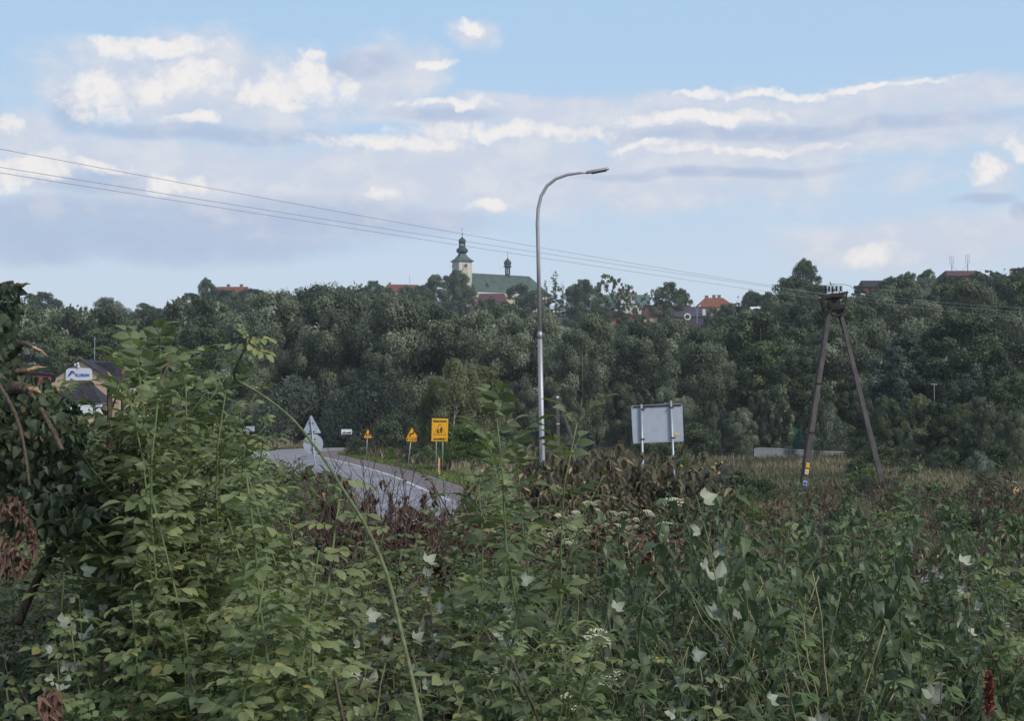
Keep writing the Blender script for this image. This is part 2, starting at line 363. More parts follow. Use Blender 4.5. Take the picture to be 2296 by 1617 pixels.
def H(x, y):
    x = np.asarray(x, float); y = np.asarray(y, float); yy = np.maximum(y, .5); a = x / yy
    n0 = 2.35 + .55 * S(5, 13, y); c = n0 * (1 - S(15, 30, y)); rr = n0 * (1 - S(10, 30, y)); near = c + (rr - c) * S(.02, .2, a)
    near = near + .12 * wob(x, y) * S(1.0, 2.5, near)
    d, s = road_dist(x, y)
    # side > 0: beyond / left of the road when walking the centre line away from the camera
    leftb = 2.7 * S(.0, -.10, -(-a)) if False else 2.7 * (1 - S(-.14, -.02, a)) * (1 - S(118, 160, y)) * S(20, 26, y) * 1.0
    lowl = np.where(s > 0, S(4.6, 12, d), 0)
    lb = np.maximum(near, leftb * lowl)
    lb = np.where(y < 24, np.maximum(near, n0 * (1 - S(-.16, -.03, a)) * (y > -40)), lb)
    flat = S(6.6, 10.5, d) if np.ndim(d) else float(S(6.6, 10.5, d))
    mound = .10 * wob(x * .35, y * .35) * (y > 30) * (y < 230)
    base = np.where(s > 0, np.maximum(lb, 0), near * flat) + mound * flat
    return base * np.where(d < 4.6, 0, 1) + hill(x, y) * flat
def h1(x, y): return float(H(np.array([x]), np.array([y]))[0])

xs = np.unique(np.concatenate([np.arange(-70, 70.1, 1.0), np.arange(-480, 481, 12), np.linspace(-6000, 6000, 25)]))
ys = np.unique(np.concatenate([np.arange(-12, 215, 1.0), np.arange(215, 760, 8), [-3000, -800, -200, -60, -25], np.linspace(800, 9000, 16)]))
X, Y = np.meshgrid(xs, ys); Z = H(X.ravel(), Y.ravel()).reshape(X.shape)
V = np.stack([X, Y, Z], -1).reshape(-1, 3); nx = len(xs)
I = (np.arange(len(ys) - 1)[:, None] * nx + np.arange(nx - 1)[None, :]).ravel()
me = arr_mesh('ground', V, np.stack([I, I + 1, I + nx + 1, I + nx], 1), mat('meadow_soil', (.050, .048, .030), .95, .1, 0, .35, .25, .6, 3, col2=(.105, .090, .060)))
me.polygons.foreach_set('use_smooth', [True] * len(me.polygons))
ground_o = link('ground', me, kind='structure')

hz = MB().box((0, 1500, 58), (14000, 16500, 119)); hm_ = bpy.data.materials.new('air'); hm_.use_nodes = True; ht = hm_.node_tree; ht.nodes.clear()
pv = ht.nodes.new('ShaderNodeVolumePrincipled'); pv.inputs['Color'].default_value = (.80, .88, .98, 1); pv.inputs['Density'].default_value = .00018; pv.inputs['Anisotropy'].default_value = 0.0
ho = ht.nodes.new('ShaderNodeOutputMaterial'); ht.links.new(pv.outputs[0], ho.inputs['Volume']); link('haze', hz.mesh('haze', hm_), kind='stuff')
def strip(name, o0, o1, z, m, i0=0, i1=None, kind='structure', dash=None, parent=None, step=1):
    mb = MB(); pts = RC[i0:i1]; vs = []
    for i, p in enumerate(pts):
        t = (pts[min(i + 1, len(pts) - 1)] - pts[max(i - 1, 0)]).normalized(); n = Vector((t.y, -t.x, 0))
        vs += [p + n * o0 + Vector((0, 0, z)), p + n * o1 + Vector((0, 0, z))]
    mb.add(vs, [(2 * i, 2 * i + 1, 2 * i + 3, 2 * i + 2) for i in range(len(pts) - 1)])
    o = link(name, mb.mesh(name, MT[m]), parent, kind=kind)
    return o
# n points to the right when walking away from the camera
road = strip('road', -4.1, 3.6, .024, 'asphalt')
strip('road_shoulder', 3.6, 6.1, .020, 'shoulder')
IL = next(i for i, p in enumerate(RC) if p.y > 74)
strip('edge_line', -3.62, -3.44, .030, 'line', i0=IL, parent=road, kind=None)
strip('edge_line', 3.18, 3.38, .030, 'line', i0=IL, parent=road, kind=None)
sb = MB(); sb.add([(-31, 158, .016), (-25, 156, .016), (-25, 170, .016), (-31, 168, .016), (-90, 171, .016), (-90, 164, .016)], [(0, 1, 2, 3), (0, 3, 4, 5)])
link('side_road', sb.mesh('side_road', MT['asphalt']), kind='structure')

# ------------------------------------------------------------------ trees
def limbs(mb, h, r, seed, n=9, spread=.32, start=.25, lean=0, bend=.03):
    rg = random.Random(seed); pts = []; x = y = 0
    for i in range(9):
        t = i / 8; pts.append(Vector((x + lean * h * t, y, h * .93 * t))); x += rg.uniform(-bend, bend) * h * .5; y += rg.uniform(-bend, bend) * h * .5
    mb.tube(pts, [r * (1.25 if i == 0 else 1) * (1 - i / 8.6) for i in range(9)], 8)
    ends = []
    for k in range(n):
        t = start + (1 - start) * (k + .5) / n * .9; i = min(int(t * 8), 7); p = pts[i].lerp(pts[i + 1], t * 8 - i)
        az_ = k * 2.4 + rg.uniform(-.4, .4); L = h * spread * (1.1 - t * .75) * rg.uniform(.7, 1.2); rise = rg.uniform(.35, 1.0)
        q = [p]; dr = Vector((math.cos(az_), math.sin(az_), rise)).normalized()
        for j in range(1, 5):
            dr = (dr + Vector((rg.uniform(-.2, .2), rg.uniform(-.2, .2), rg.uniform(-.05, .22)))).normalized(); q.append(q[-1] + dr * L / 4)
        r0 = r * (1 - t) * .55 + .02
        mb.tube(q, [r0 * (1 - j / 4.6) for j in range(5)], 5); ends.append(q)
        for e in range(2):
            b0 = q[2 + e]; d2 = (dr + Vector((rg.uniform(-.8, .8), rg.uniform(-.8, .8), rg.uniform(-.1, .5)))).normalized()
            mb.tube([b0, b0 + d2 * L * .25, b0 + d2 * L * .45 + Vector((0, 0, L * .05))], [r0 * .45, r0 * .3, r0 * .12], 4)
    return pts, ends

def crown(name, m, seed, h, wd, base, ncl, nlf, ll, lw, cr=(.09, .17), shape='round', droop=0., up=0., squash=.75, tipp=0., gap=.0, wind=0.):
    """leaf clumps spread over the shell of a crown; returns the mesh"""
    rs = np.random.RandomState(seed); ch = h - base
    t = rs.rand(ncl) ** .85
    if shape == 'cone': t = 1 - np.sqrt(rs.rand(ncl)); t = np.clip(t, 0, .99)
    prof = {'round': lambda t: np.sqrt(np.clip(1 - (2 * t - .9) ** 2 / 1.25, .03, 1)), 'tall': lambda t: np.sqrt(np.clip(1 - (2 * t - .8) ** 2 / 1.5, .03, 1)) * (1 - .25 * t),
            'cone': lambda t: (1.02 - t) * .95, 'dome': lambda t: np.sqrt(np.clip(1 - t ** 2.2, .02, 1)), 'column': lambda t: np.clip(1.15 - t, .05, .8) ** .5}[shape](t)
    a = rs.rand(ncl) * math.tau
    lob = 1 + .22 * np.sin(a * 2 + seed) + .15 * np.sin(a * 3 + seed * 1.7 + t * 5)
    rad = np.where(rs.rand(ncl) < .22, rs.rand(ncl) * .6, .72 + .28 * rs.rand(ncl)) * prof * lob * wd / 2
    crs = (cr[0] + (cr[1] - cr[0]) * rs.rand(ncl) ** 1.5) * wd * (.55 + .45 * prof)
    C = np.stack([np.cos(a) * rad, np.sin(a) * rad, base + t * ch * .96 + rs.randn(ncl) * .012 * h], 1)
    cl = rs.choice(ncl, nlf, p=(crs ** 2) / (crs ** 2).sum())
    d = unit(rs.randn(nlf, 3)); d[:, 2] = d[:, 2] * .9 + .18; d = unit(d)
    r = crs[cl] * (.72 + .33 * rs.rand(nlf) ** .5) * (1 + .25 * np.sin(d[:, 0] * 7 + cl) * np.sin(d[:, 2] * 6 + cl * 2.1))
    P = C[cl] + d * r[:, None] * np.array([1, 1, squash])
    if up: P[:, 2] += (rs.rand(nlf) ** 3) * up * h * .06
    if droop: P[:, 2] -= (rs.rand(nlf) ** 2) * droop * crs[cl] * 1.6
    if wind: P[:, 0] += wind * (P[:, 2] / h) * 1.0
    N = unit(d + rs.randn(nlf, 3) * .38)
    D = unit(np.cross(N, rs.randn(nlf, 3)) + np.array([wind * .6, 0, up * 1.3 - droop * 1.1 ]))
    N = unit(N - D * (N * D).sum(1, keepdims=True))
    s = .6 + .8 * rs.rand(nlf)
    V, Q = rhombs(P, D, N, ll * s, lw * s)
    ct = rs.rand(ncl)
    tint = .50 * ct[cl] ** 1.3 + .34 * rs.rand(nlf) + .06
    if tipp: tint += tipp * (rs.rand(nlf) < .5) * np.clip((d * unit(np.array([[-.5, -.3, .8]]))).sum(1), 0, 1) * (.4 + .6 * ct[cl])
    return arr_mesh(name, V, Q, m, np.repeat(np.clip(tint, 0, 1), 4))

PROTO = {}
def proto_tree(key, name, cm, tm, h, wd, base, r, seeds=(1, 2), lk_=None, trunk_r=.25, bend=.03, nl=9, start=.25, **kw):
    out = []
    for sd_ in seeds:
        mb = MB(); limbs(mb, h, trunk_r, sd_ * 13 + len(key), n=nl, bend=bend, start=start)
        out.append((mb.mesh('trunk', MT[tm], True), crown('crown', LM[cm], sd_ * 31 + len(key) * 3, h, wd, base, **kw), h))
    PROTO[key] = (name, out)
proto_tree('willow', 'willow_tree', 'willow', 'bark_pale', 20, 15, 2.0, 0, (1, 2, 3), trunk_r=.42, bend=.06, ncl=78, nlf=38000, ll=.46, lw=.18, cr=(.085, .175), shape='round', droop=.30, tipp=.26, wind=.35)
proto_tree('oak', 'broadleaf_tree', 'oak', 'bark', 18, 13, 2.2, 0, (1, 2), trunk_r=.35, ncl=75, nlf=24000, ll=.40, lw=.28, cr=(.085, .165), shape='round', tipp=.12)
proto_tree('maple', 'broadleaf_tree', 'maple', 'bark', 17, 12, 2.0, 0, (4, 5), trunk_r=.32, ncl=80, nlf=24000, ll=.38, lw=.26, cr=(.08, .155), shape='dome', tipp=.22)
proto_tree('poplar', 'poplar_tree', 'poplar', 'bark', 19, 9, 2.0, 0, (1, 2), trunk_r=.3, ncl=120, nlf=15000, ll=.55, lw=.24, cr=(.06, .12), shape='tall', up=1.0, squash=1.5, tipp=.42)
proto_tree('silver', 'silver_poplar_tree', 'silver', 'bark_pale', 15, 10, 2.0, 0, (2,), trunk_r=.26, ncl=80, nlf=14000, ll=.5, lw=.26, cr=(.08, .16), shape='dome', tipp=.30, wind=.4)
proto_tree('birch', 'birch_tree', 'birch', 'birch', 12, 6.5, 1.8, 0, (3, 4), trunk_r=.15, bend=.02, nl=14, ncl=100, nlf=13000, ll=.26, lw=.15, cr=(.07, .14), shape='tall', droop=1.3, start=.15)
proto_tree('spruce', 'spruce_tree', 'spruce', 'bark', 16, 6.5, 1.0, 0, (5,), trunk_r=.2, bend=.008, ncl=120, nlf=12000, ll=.42, lw=.13, cr=(.07, .13), shape='cone', droop=.5, squash=.35)
proto_tree('larch', 'larch_tree', 'oak', 'bark', 17, 7, 2.5, 0, (6,), trunk_r=.2, bend=.01, ncl=90, nlf=6500, ll=.40, lw=.14, cr=(.05, .10), shape='cone', droop=.2, squash=.4)
proto_tree('thuja', 'thuja_tree', 'thuja', 'bark', 7, 1.9, .1, 0, (7, 8), trunk_r=.08, bend=.004, ncl=80, nlf=7000, ll=.20, lw=.09, cr=(.12, .22), shape='column', up=.8, squash=1.6)
proto_tree('sparse', 'sparse_tree', 'maple', 'bark_pale', 14, 7, 5, 0, (9, 10), trunk_r=.12, bend=.03, nl=9, ncl=60, nlf=2300, ll=.40, lw=.26, cr=(.03, .075), shape='round')
proto_tree('bush', 'round_shrub', 'bush', 'bark', 4, 4.4, .1, 0, (11, 12), trunk_r=.05, ncl=60, nlf=9000, ll=.17, lw=.11, cr=(.10, .2), shape='dome', tipp=.2)
proto_tree('dshrub', 'dark_shrub', 'oak', 'bark', 4.5, 5.2, .1, 0, (13,), trunk_r=.05, ncl=60, nlf=9000, ll=.22, lw=.13, cr=(.10, .2), shape='dome', tipp=.2)
proto_tree('wshrub', 'willow_shrub', 'silver', 'bark_pale', 5, 5, .1, 0, (14, 15), trunk_r=.06, ncl=60, nlf=9500, ll=.24, lw=.085, cr=(.10, .2), shape='dome', up=.5, squash=1.2, tipp=.2, wind=.3)
TREES = []
def tree(key, x, y, height, var=None, wide=1.0, rot=None):
    name, vs = PROTO[key]; tm, cm, h0 = vs[(R.randrange(len(vs)) if var is None else var) % len(vs)]
    z = h1(x, y) - .15; s = height / h0
    r = bpy.data.objects.new(name, None); COL.objects.link(r); r.location = (x, y, z)
    r.rotation_euler = (0, 0, R.uniform(0, math.tau) if rot is None else rot); r.scale = (s * wide, s * wide, s)
    link('trunk', tm, r); link('crown', cm, r)
    TREES.append([key, r, height, PW[key] * s * wide]); return r
PW = {'willow': 15, 'oak': 13, 'maple': 12, 'poplar': 9, 'silver': 10, 'birch': 6.5, 'spruce': 6.5, 'larch': 7, 'thuja': 1.9, 'sparse': 7, 'bush': 4.4, 'dshrub': 5.2, 'wshrub': 5}
def tree_at(key, px, top, d, wide=1.0, var=None, rot=None):
    p = at(px, top, d); g_ = h1(p.x, d); return tree(key, p.x, d, (p.z - g_) / .97, var, wide, rot)

# the belt of trees along the valley floor, one by one
for a in [
 ('willow', 600, 660, 222, .95), ('willow', 690, 652, 230, .9), ('willow', 790, 650, 222, .9), ('willow', 745, 700, 205, .62), ('willow', 905, 668, 204, .85), ('willow', 985, 690, 212, .8),
 ('willow', 560, 790, 208, .9), ('wshrub', 655, 850, 200, 1.1), ('willow', 600, 740, 214, .6), ('wshrub', 830, 842, 193, .95), ('willow', 850, 770, 196, .7), ('wshrub', 770, 880, 196, .9),
 ('willow', 1075, 700, 206, .8), ('willow', 1150, 712, 214, .75), ('willow', 1125, 690, 226, .7), ('willow', 1215, 705, 208, .8), ('willow', 1290, 745, 190, .7), ('willow', 1340, 712, 210, .8), ('willow', 1430, 730, 196, .85),
 ('willow', 1500, 722, 214, .75), ('willow', 1560, 745, 188, .75), ('willow', 1620, 790, 200, .6), ('willow', 1170, 850, 180, .7), ('willow', 1270, 870, 172, .7), ('silver', 1320, 960, 140, .8), ('willow', 1400, 860, 176, .75), ('willow', 1500, 870, 170, .7),
 ('dshrub', 1470, 960, 150, 1.2), ('dshrub', 1560, 950, 150, 1.1), ('willow', 1590, 900, 160, .5), ('willow', 1660, 915, 150, .8), ('maple', 1720, 800, 190, .8), ('willow', 1700, 880, 162, .55), ('poplar', 1745, 870, 158, .8),
 ('oak', 1780, 800, 180, .8), ('poplar', 1825, 880, 150, .7), ('wshrub', 1850, 910, 160, .8), ('willow', 1860, 905, 165, .5), ('oak', 1900, 850, 170, .8), ('dshrub', 1930, 980, 140, .9), ('willow', 1935, 890, 175, .6),
 ('silver', 2012, 795, 176, .9), ('spruce', 2015, 830, 165, .9), ('spruce', 2118, 845, 132, .9), ('oak', 1985, 890, 150, .7), ('birch', 2060, 880, 140, .9), ('willow', 2060, 960, 132, .8), ('birch', 2160, 900, 128, .9), ('poplar', 2230, 790, 150, .9),
 ('silver', 2190, 820, 160, .8), ('oak', 2285, 840, 130, .9), ('willow', 2200, 890, 122, .7), ('oak', 2092, 902, 124, .8), ('dshrub', 2120, 1000, 112, .9), ('dshrub', 2230, 990, 108, 1.0), ('willow', 2270, 920, 114, .6), ('oak', 2170, 950, 116, .6), ('dshrub', 2020, 1000, 122, .9), ('bush', 1955, 1008, 128, .9),
 ('birch', 1015, 798, 146, .9), ('birch', 1088, 815, 150, .95), ('birch', 1050, 822, 148, .9), ('birch', 975, 838, 150, .85), ('birch', 1115, 850, 152, .8), ('bush', 1040, 952, 117, 1.1), ('bush', 1075, 985, 122, 1.0), ('dshrub', 890, 930, 160, 1.0), ('dshrub', 955, 1000, 128, .8), ('bush', 875, 1000, 140, .8), ('dshrub', 800, 980, 158, .9), ('dshrub', 1130, 960, 140, .8),
 ('dshrub', 540, 930, 215, 1.2), ('dshrub', 610, 930, 214, 1.2), ('dshrub', 700, 925, 212, 1.3), ('dshrub', 750, 930, 208, 1.1), ('oak', 660, 800, 216, .9), ('oak', 720, 820, 218, .9), ('dshrub', 490, 930, 200, 1.2),
 ('oak', 432, 735, 214, .9), ('maple', 385, 800, 208, .8), ('oak', 490, 760, 230, .8), ('maple', 225, 742, 232, 1.0), ('maple', 160, 762, 228, .8), ('silver', 80, 775, 226, .9), ('silver', 20, 770, 222, .9), ('maple', 290, 790, 225, .9), ('oak', 340, 780, 236, .9), ('oak', 110, 800, 205, .8), ('birch', 400, 735, 240, 1.5),
 ('poplar', 45, 695, 262, 1.2), ('poplar', 120, 708, 266, 1.2), ('poplar', 180, 706, 262, 1.2), ('poplar', 240, 705, 258, 1.2), ('poplar', 400, 690, 270, 1.1), ('poplar', 450, 680, 276, 1.2), ('poplar', 350, 720, 262, 1.0), ('poplar', 5, 700, 262, 1.1),
]: tree_at(*a[:4], wide=a[4])
for i, px in enumerate((458, 468, 478, 488, 499)): tree_at('thuja', px, 852 + (i % 3) * 5, 188, 1.0)

# the wooded slope behind, row by row, each row rising over the one before
SKY = [(-200, 690), (0, 690), (60, 662), (100, 655), (150, 672), (200, 678), (240, 655), (330, 646), (440, 646), (480, 660), (520, 662), (560, 642), (650, 640), (750, 636), (830, 640), (870, 650), (940, 648), (1000, 690), (1060, 692), (1230, 700), (1330, 712), (1480, 716), (1560, 722), (1645, 700), (1700, 668), (1740, 640), (1800, 632), (1900, 655), (1950, 652), (2000, 635), (2050, 622), (2110, 622), (2200, 618), (2296, 608), (2500, 600)]
SX = [p[0] for p in SKY]; SY = [p[1] for p in SKY]
rowd = [(252, -.38, .20), (285, -.38, .20), (325, -.38, .24), (370, -.38, .38), (420, -.38, .38), (480, -.38, .22), (545, -.38, .20), (185, .17, .38), (215, .16, .38), (250, .19, .38), (290, .19, .38), (330, .19, .38)]
for ri, (d, a0, a1) in enumerate(rowd):
    a = a0 + R.uniform(0, .02)
    while a < a1:
        y = d + R.uniform(-12, 12); x = a * y; px = 1148 + a * F
        key = R.choices(['oak', 'maple', 'willow', 'poplar', 'spruce', 'silver'], [6, 4, 3 if px > 1000 else 1, 1.2, .7, .8])[0]
        hh = R.uniform(13, 20) * (.72 if key == 'silver' else 1)
        step = PW[key] / {'oak': 18, 'maple': 17, 'willow': 20, 'poplar': 19, 'spruce': 16, 'silver': 15}[key] * hh * (1.0 if d < 400 else 1.15) / y
        a += step * .80
        if y > np.interp(a, AX, RI) + 20: continue
        g_ = h1(x, y); lim = float(np.interp(px, SX, SY)) + R.uniform(0, 14); zt = at(px, lim, y).z
        if g_ + hh > zt: hh = zt - g_
        if hh < 6: continue
        tree(key, x, y, hh)
# trees that stand up on the skyline
for a in [('oak', 465, 627, 540, .5), ('oak', 835, 630, 560, .6), ('oak', 1022, 606, 640, .75), ('maple', 975, 618, 600, .9), ('spruce', 1016, 590, 655, .8), ('spruce', 1038, 598, 652, .6), ('oak', 1050, 645, 640, .8), ('oak', 1165, 638, 600, .9), ('oak', 1200, 650, 590, .7), ('larch', 1245, 600, 600, 1.0), ('larch', 1222, 622, 604, .8), ('larch', 1262, 632, 600, .7),
          ('oak', 1313, 628, 560, .85), ('oak', 1290, 640, 566, .7), ('sparse', 1358, 616, 500, .8), ('sparse', 1385, 626, 500, .6), ('sparse', 1410, 640, 496, .6), ('oak', 1504, 634, 500, .75), ('oak', 1530, 650, 505, .6), ('sparse', 1462, 652, 500, .8), ('spruce', 1655, 660, 470, .7), ('oak', 1688, 655, 465, .8), ('spruce', 1676, 656, 470, .6), ('oak', 1705, 662, 440, .8),
          ('larch', 1785, 590, 400, .9), ('oak', 1808, 585, 395, .55), ('oak', 1770, 625, 385, 1.0), ('oak', 1830, 640, 395, .9), ('spruce', 1868, 632, 420, .8), ('spruce', 1848, 645, 420, .8), ('oak', 1925, 640, 425, .6), ('oak', 1995, 622, 430, .8), ('oak', 2035, 612, 435, .8), ('maple', 2080, 606, 436, .8), ('sparse', 2190, 608, 440, .9), ('sparse', 2215, 606, 440, .9), ('spruce', 2252, 598, 440, .8), ('oak', 2230, 612, 430, .9), ('oak', 2285, 600, 430, 1.0), ('spruce', 2290, 598, 420, .6),
          ('oak', 480, 648, 583, .8), ('oak', 560, 648, 586, .8), ('oak', 512, 650, 582, .8), ('maple', 855, 640, 588, .8), ('oak', 915, 643, 584, .8), ('oak', 945, 640, 590, .8), ('maple', 1625, 684, 470, .8), ('maple', 1395, 700, 480, .8), ('maple', 1080, 672, 540, .6), ('oak', 1135, 676, 540, .6), ('oak', 1960, 640, 420, .6), ('oak', 2120, 617, 425, .7), ('maple', 2185, 614, 430, .7), ('oak', 2150, 619, 425, .6), ('oak', 500, 653, 585, .8), ('maple', 545, 651, 585, .7), ('maple', 525, 656, 580, .7), ('maple', 870, 645, 590, .8), ('oak', 930, 645, 590, .8), ('maple', 900, 648, 590, .6), ('oak', 1100, 668, 545, .6), ('maple', 1340, 668, 500, .7), ('oak', 1352, 690, 490, .7), ('maple', 1600, 690, 480, .8), ('oak', 1640, 680, 480, .8), ('maple', 1440, 705, 470, .9), ('spruce', 1480, 690, 480, .8), ('spruce', 1585, 700, 460, .6), ('oak', 1100, 690, 560, .8), ('maple', 70, 660, 520, .7), ('oak', 103, 656, 520, .7)]: tree_at(*a[:4], wide=a[4])

# ------------------------------------------------------------------ buildings
def gable_house(name, px0, px1, y_ridge, y_eave, d, wall, roof, label, rz=0., depth=9., hip=0., gable_front=False, windows=(), chimneys=(), over=.35, drop=6, cat='house'):
    """a house between two picture columns; ridge across the view, or towards the camera if gable_front"""
    a, b = at(px0, y_eave, d), at(px1, y_eave, d); W = (b.x - a.x); W = W / max(.5, math.cos(rz)); zr_ = at(px0, y_ridge, d).z; ze = a.z; cx = (a.x + b.x) / 2
    g_ = min(h1(cx, d), ze - 2.2) - .3; t = thing(name, (cx, d, g_), label, cat, rz=rz)
    ze -= g_; zr_ -= g_; w2, d2 = W / 2, depth / 2; wm = MB()
    if gable_front:
        wm.prism([(-w2, 0), (w2, 0), (w2, ze), (0, zr_ - .12), (-w2, ze)], -d2, d2)
        part('wall', wm, wall, t)
        rf = MB(); k = (zr_ - ze) / w2; th = .18
        for s in (-1, 1):
            rf.add([(0, -d2 - over, zr_), (s * (w2 + over), -d2 - over, ze - k * over), (s * (w2 + over), d2 + over, ze - k * over), (0, d2 + over, zr_),
                    (0, -d2 - over, zr_ + th), (s * (w2 + over), -d2 - over, ze - k * over + th), (s * (w2 + over), d2 + over, ze - k * over + th), (0, d2 + over, zr_ + th)],
                   [(0, 1, 2, 3), (7, 6, 5, 4), (0, 4, 5, 1), (1, 5, 6, 2), (2, 6, 7, 3), (3, 7, 4, 0)])
    else:
        wm.box((0, 0, ze / 2), (W, depth, ze)); part('wall', wm, wall, t)
        o = over; hh = hip * W
        rf = MB(); z0 = ze + .02
        rf.add([(-w2 - o, -d2 - o, z0), (w2 + o, -d2 - o, z0), (w2 + o, d2 + o, z0), (-w2 - o, d2 + o, z0), (-w2 - o + hh, 0, zr_), (w2 + o - hh, 0, zr_),
                (-w2 - o, -d2 - o, z0 - .18), (w2 + o, -d2 - o, z0 - .18), (w2 + o, d2 + o, z0 - .18), (-w2 - o, d2 + o, z0 - .18)],
               [(0, 1, 5, 4), (2, 3, 4, 5), (1, 2, 5), (3, 0, 4), (6, 7, 1, 0), (7, 8, 2, 1), (8, 9, 3, 2), (9, 6, 0, 3), (9, 8, 7, 6)])
    ro = part('roof', rf, roof, t)
    for (fx, fz, ww, wh) in windows:
        wb = MB(); x = fx * W; z = fz
        z = ze + fz if fz < 0 else ze + fz
        for s in (-1, 1): wb.box((x + s * ww / 2, -d2 - .03, z), (.1, .1, wh + .1))
        for s in (-1, 1): wb.box((x, -d2 - .03, z + s * wh / 2), (ww - .1, .1, .1))
        wo_ = part('window', wb, 'white', t); pb = MB().box((x, -d2 - .02, z), (ww - .1, .04, wh - .1)); part('pane', pb, 'glass', wo_)
    for (fx, hgt, cw) in chimneys:
        cb = MB(); cb.box((fx * W, 0, zr_ + hgt / 2 - .6), (cw, cw * .8, hgt + 1.2)); cb.box((fx * W, 0, zr_ + hgt + .06), (cw * 1.25, cw, .14)); part('chimney', cb, 'brick', ro)
    return t, W, ze, zr_, d2
gable_house('house', 488, 556, 643, 668, 600, 'plaster_y', 'tile_red', 'red roofed house with two chimneys in trees on the left skyline', hip=.02, depth=10, chimneys=[(-.15, .9, 1.2), (.28, .9, 1.2)])
gable_house('house', 862, 944, 638, 656, 610, 'plaster_y', 'tile_red', 'low red tiled house half hidden by trees left of the church', hip=.1, depth=10, chimneys=[(-.35, .6, 1.)], rz=.15)
gable_house('house', 1066, 1140, 658, 690, 560, 'purple_roof', 'tile_brown', 'plum brown roofed house standing just below the long church roof', hip=.15, depth=12)
t, W, ze, zr_, d2 = gable_house('house', 1280, 1320, 640, 668, 575, 'plaster_w', 'slate', 'dark roofed house showing beside the round tree right of the church', hip=.1)
gable_house('house', 1385, 1428, 655, 690, 560, 'plaster', 'tile_orange', 'orange roof ridge with chimneys behind the blue green roof', hip=.05, chimneys=[(-.3, 1.2, 1.3), (.02, .9, 1.)])
# villa with a metal roof and a white gable
t, W, ze, zr_, d2 = gable_house('villa', 1326, 1455, 661, 706, 520, 'plaster_w', 'green_roof', 'villa with blue green metal roof and white triangular gable with windows', depth=9, hip=.0, chimneys=[(-.02, .8, 1.3), (.06, 1.0, .7)])
gb = MB(); gx = (1406 - (1326 + 1455) / 2) / 129 * W; hw = 40 / 129 * W; gb.prism([(gx - hw, ze - .3), (gx + hw, ze - .3), (gx, zr_ + .9)], -d2 - 1.4, -.5); part('gable_wall', gb, 'plaster_w', t)
gr = MB(); k = (zr_ + 1.2 - ze) / hw
for s in (-1, 1): gr.bar((gx, -d2 - 1.0, zr_ + 1.05), (gx + s * (hw + .5), -d2 - 1.0, ze - .5), .22, 1.4)
part('gable_roof', gr, 'green_roof', t)
gs = MB().box((gx, -d2 - 1.5, ze + (zr_ - ze) * .48), (hw * 1.0, .5, .35)); part('gable_ledge', gs, 'green_roof', t)
for fx, fz, ww, wh in ((0, .68, 1.2, 1.5), (-.42, .16, 1.6, 2.0), (.38, .16, 1.6, 2.0)):
    wb = MB(); z = ze + (zr_ - ze) * fz; x = gx + fx * hw
    for s in (-1, 1): wb.box((x + s * ww / 2, -d2 - 1.45, z), (.12, .12, wh + .12)); wb.box((x, -d2 - 1.45, z + s * wh / 2), (ww - .12, .12, .12))
    o = part('window', wb, 'brick', t); part('pane', MB().box((x, -d2 - 1.42, z), (ww - .12, .05, wh - .12)), 'glass', o)
ss = MB()
for i in range(26): ss.bar((-W / 2 + (i + .5) * W / 26, -.05, zr_ + .04), (-W / 2 + (i + .5) * W / 26, -d2 - .3, ze + .10), .08, .08)
part('roof_seams', ss, 'green_roof', t)
part('skylight', MB().box(((1383 - 1390.5) / 129 * W + 6.2, -d2 * .35, ze + (zr_ - ze) * .68), (1.6, .5, 1.6), Matrix.Rotation(-.8, 3, 'X')), 'purple_roof', t)
gable_house('house', 1330, 1436, 703, 730, 500, 'plaster_w', 'tile_orange', 'low orange roofed annex below the villa with white gable', depth=7, hip=.1)
gable_house('house', 1440, 1486, 684, 712, 500, 'beige', 'tile_brown', 'small brown roofed shed right of the blue green roof', depth=7, hip=.1)
t, W, ze, zr_, d2 = gable_house('long_house', 1490, 1588, 688, 712, 500, 'purple_roof', 'purple_roof', 'long dull purple roofed building left of the orange roof', depth=10, hip=.0)
part('white_panel', MB().box((W * .36, -d2 - .15, ze + 1.5), (1.1, .2, 2.2)), 'plaster_w', t)
part('dormer_opening', MB().lathe([(.75, -.02), (.75, .4)], n=14), 'slate', t).matrix_local = Matrix.Translation((-.02 * W, -d2 - .3, ze - .1)) @ Matrix.Rotation(math.pi / 2, 4, 'X')
part('round_gable', MB().lathe([(1.25, 0), (1.25, .3)], n=18), 'plaster_w', t).matrix_local = Matrix.Translation((-.02 * W, -d2 - .3, ze - .1)) @ Matrix.Rotation(math.pi / 2, 4, 'X')
gable_house('house', 1560, 1642, 668, 691, 505, 'plaster_y', 'tile_orange', 'cream house with hipped orange roof and white chimneys', depth=11, hip=.28, chimneys=[(-.2, .7, 1.1), (.0, .9, 1.1), (.14, .9, 1.1)], windows=[(.12, -1.4, 1., 1.3), (.3, -1.4, 1., 1.3)])
gable_house('house', 1684, 1704, 688, 694, 430, 'plaster_w', 'white', 'tiny white walled shed among the trees left of the pylon', depth=4, hip=.0)
t, W, ze, zr_, d2 = gable_house('house', 1930, 1985, 629, 646, 440, 'red_wall', 'slate', 'dark roofed house with red wall on the right hilltop', depth=9, hip=.06, windows=[(-.2, -1., 1.6, .5)])
t, W, ze, zr_, d2 = gable_house('red_building', 2112, 2198, 607, 622, 450, 'red_wall', 'tile_brown', 'dull red building under the two antenna masts on the right hill', depth=12, hip=.12, cat='building')
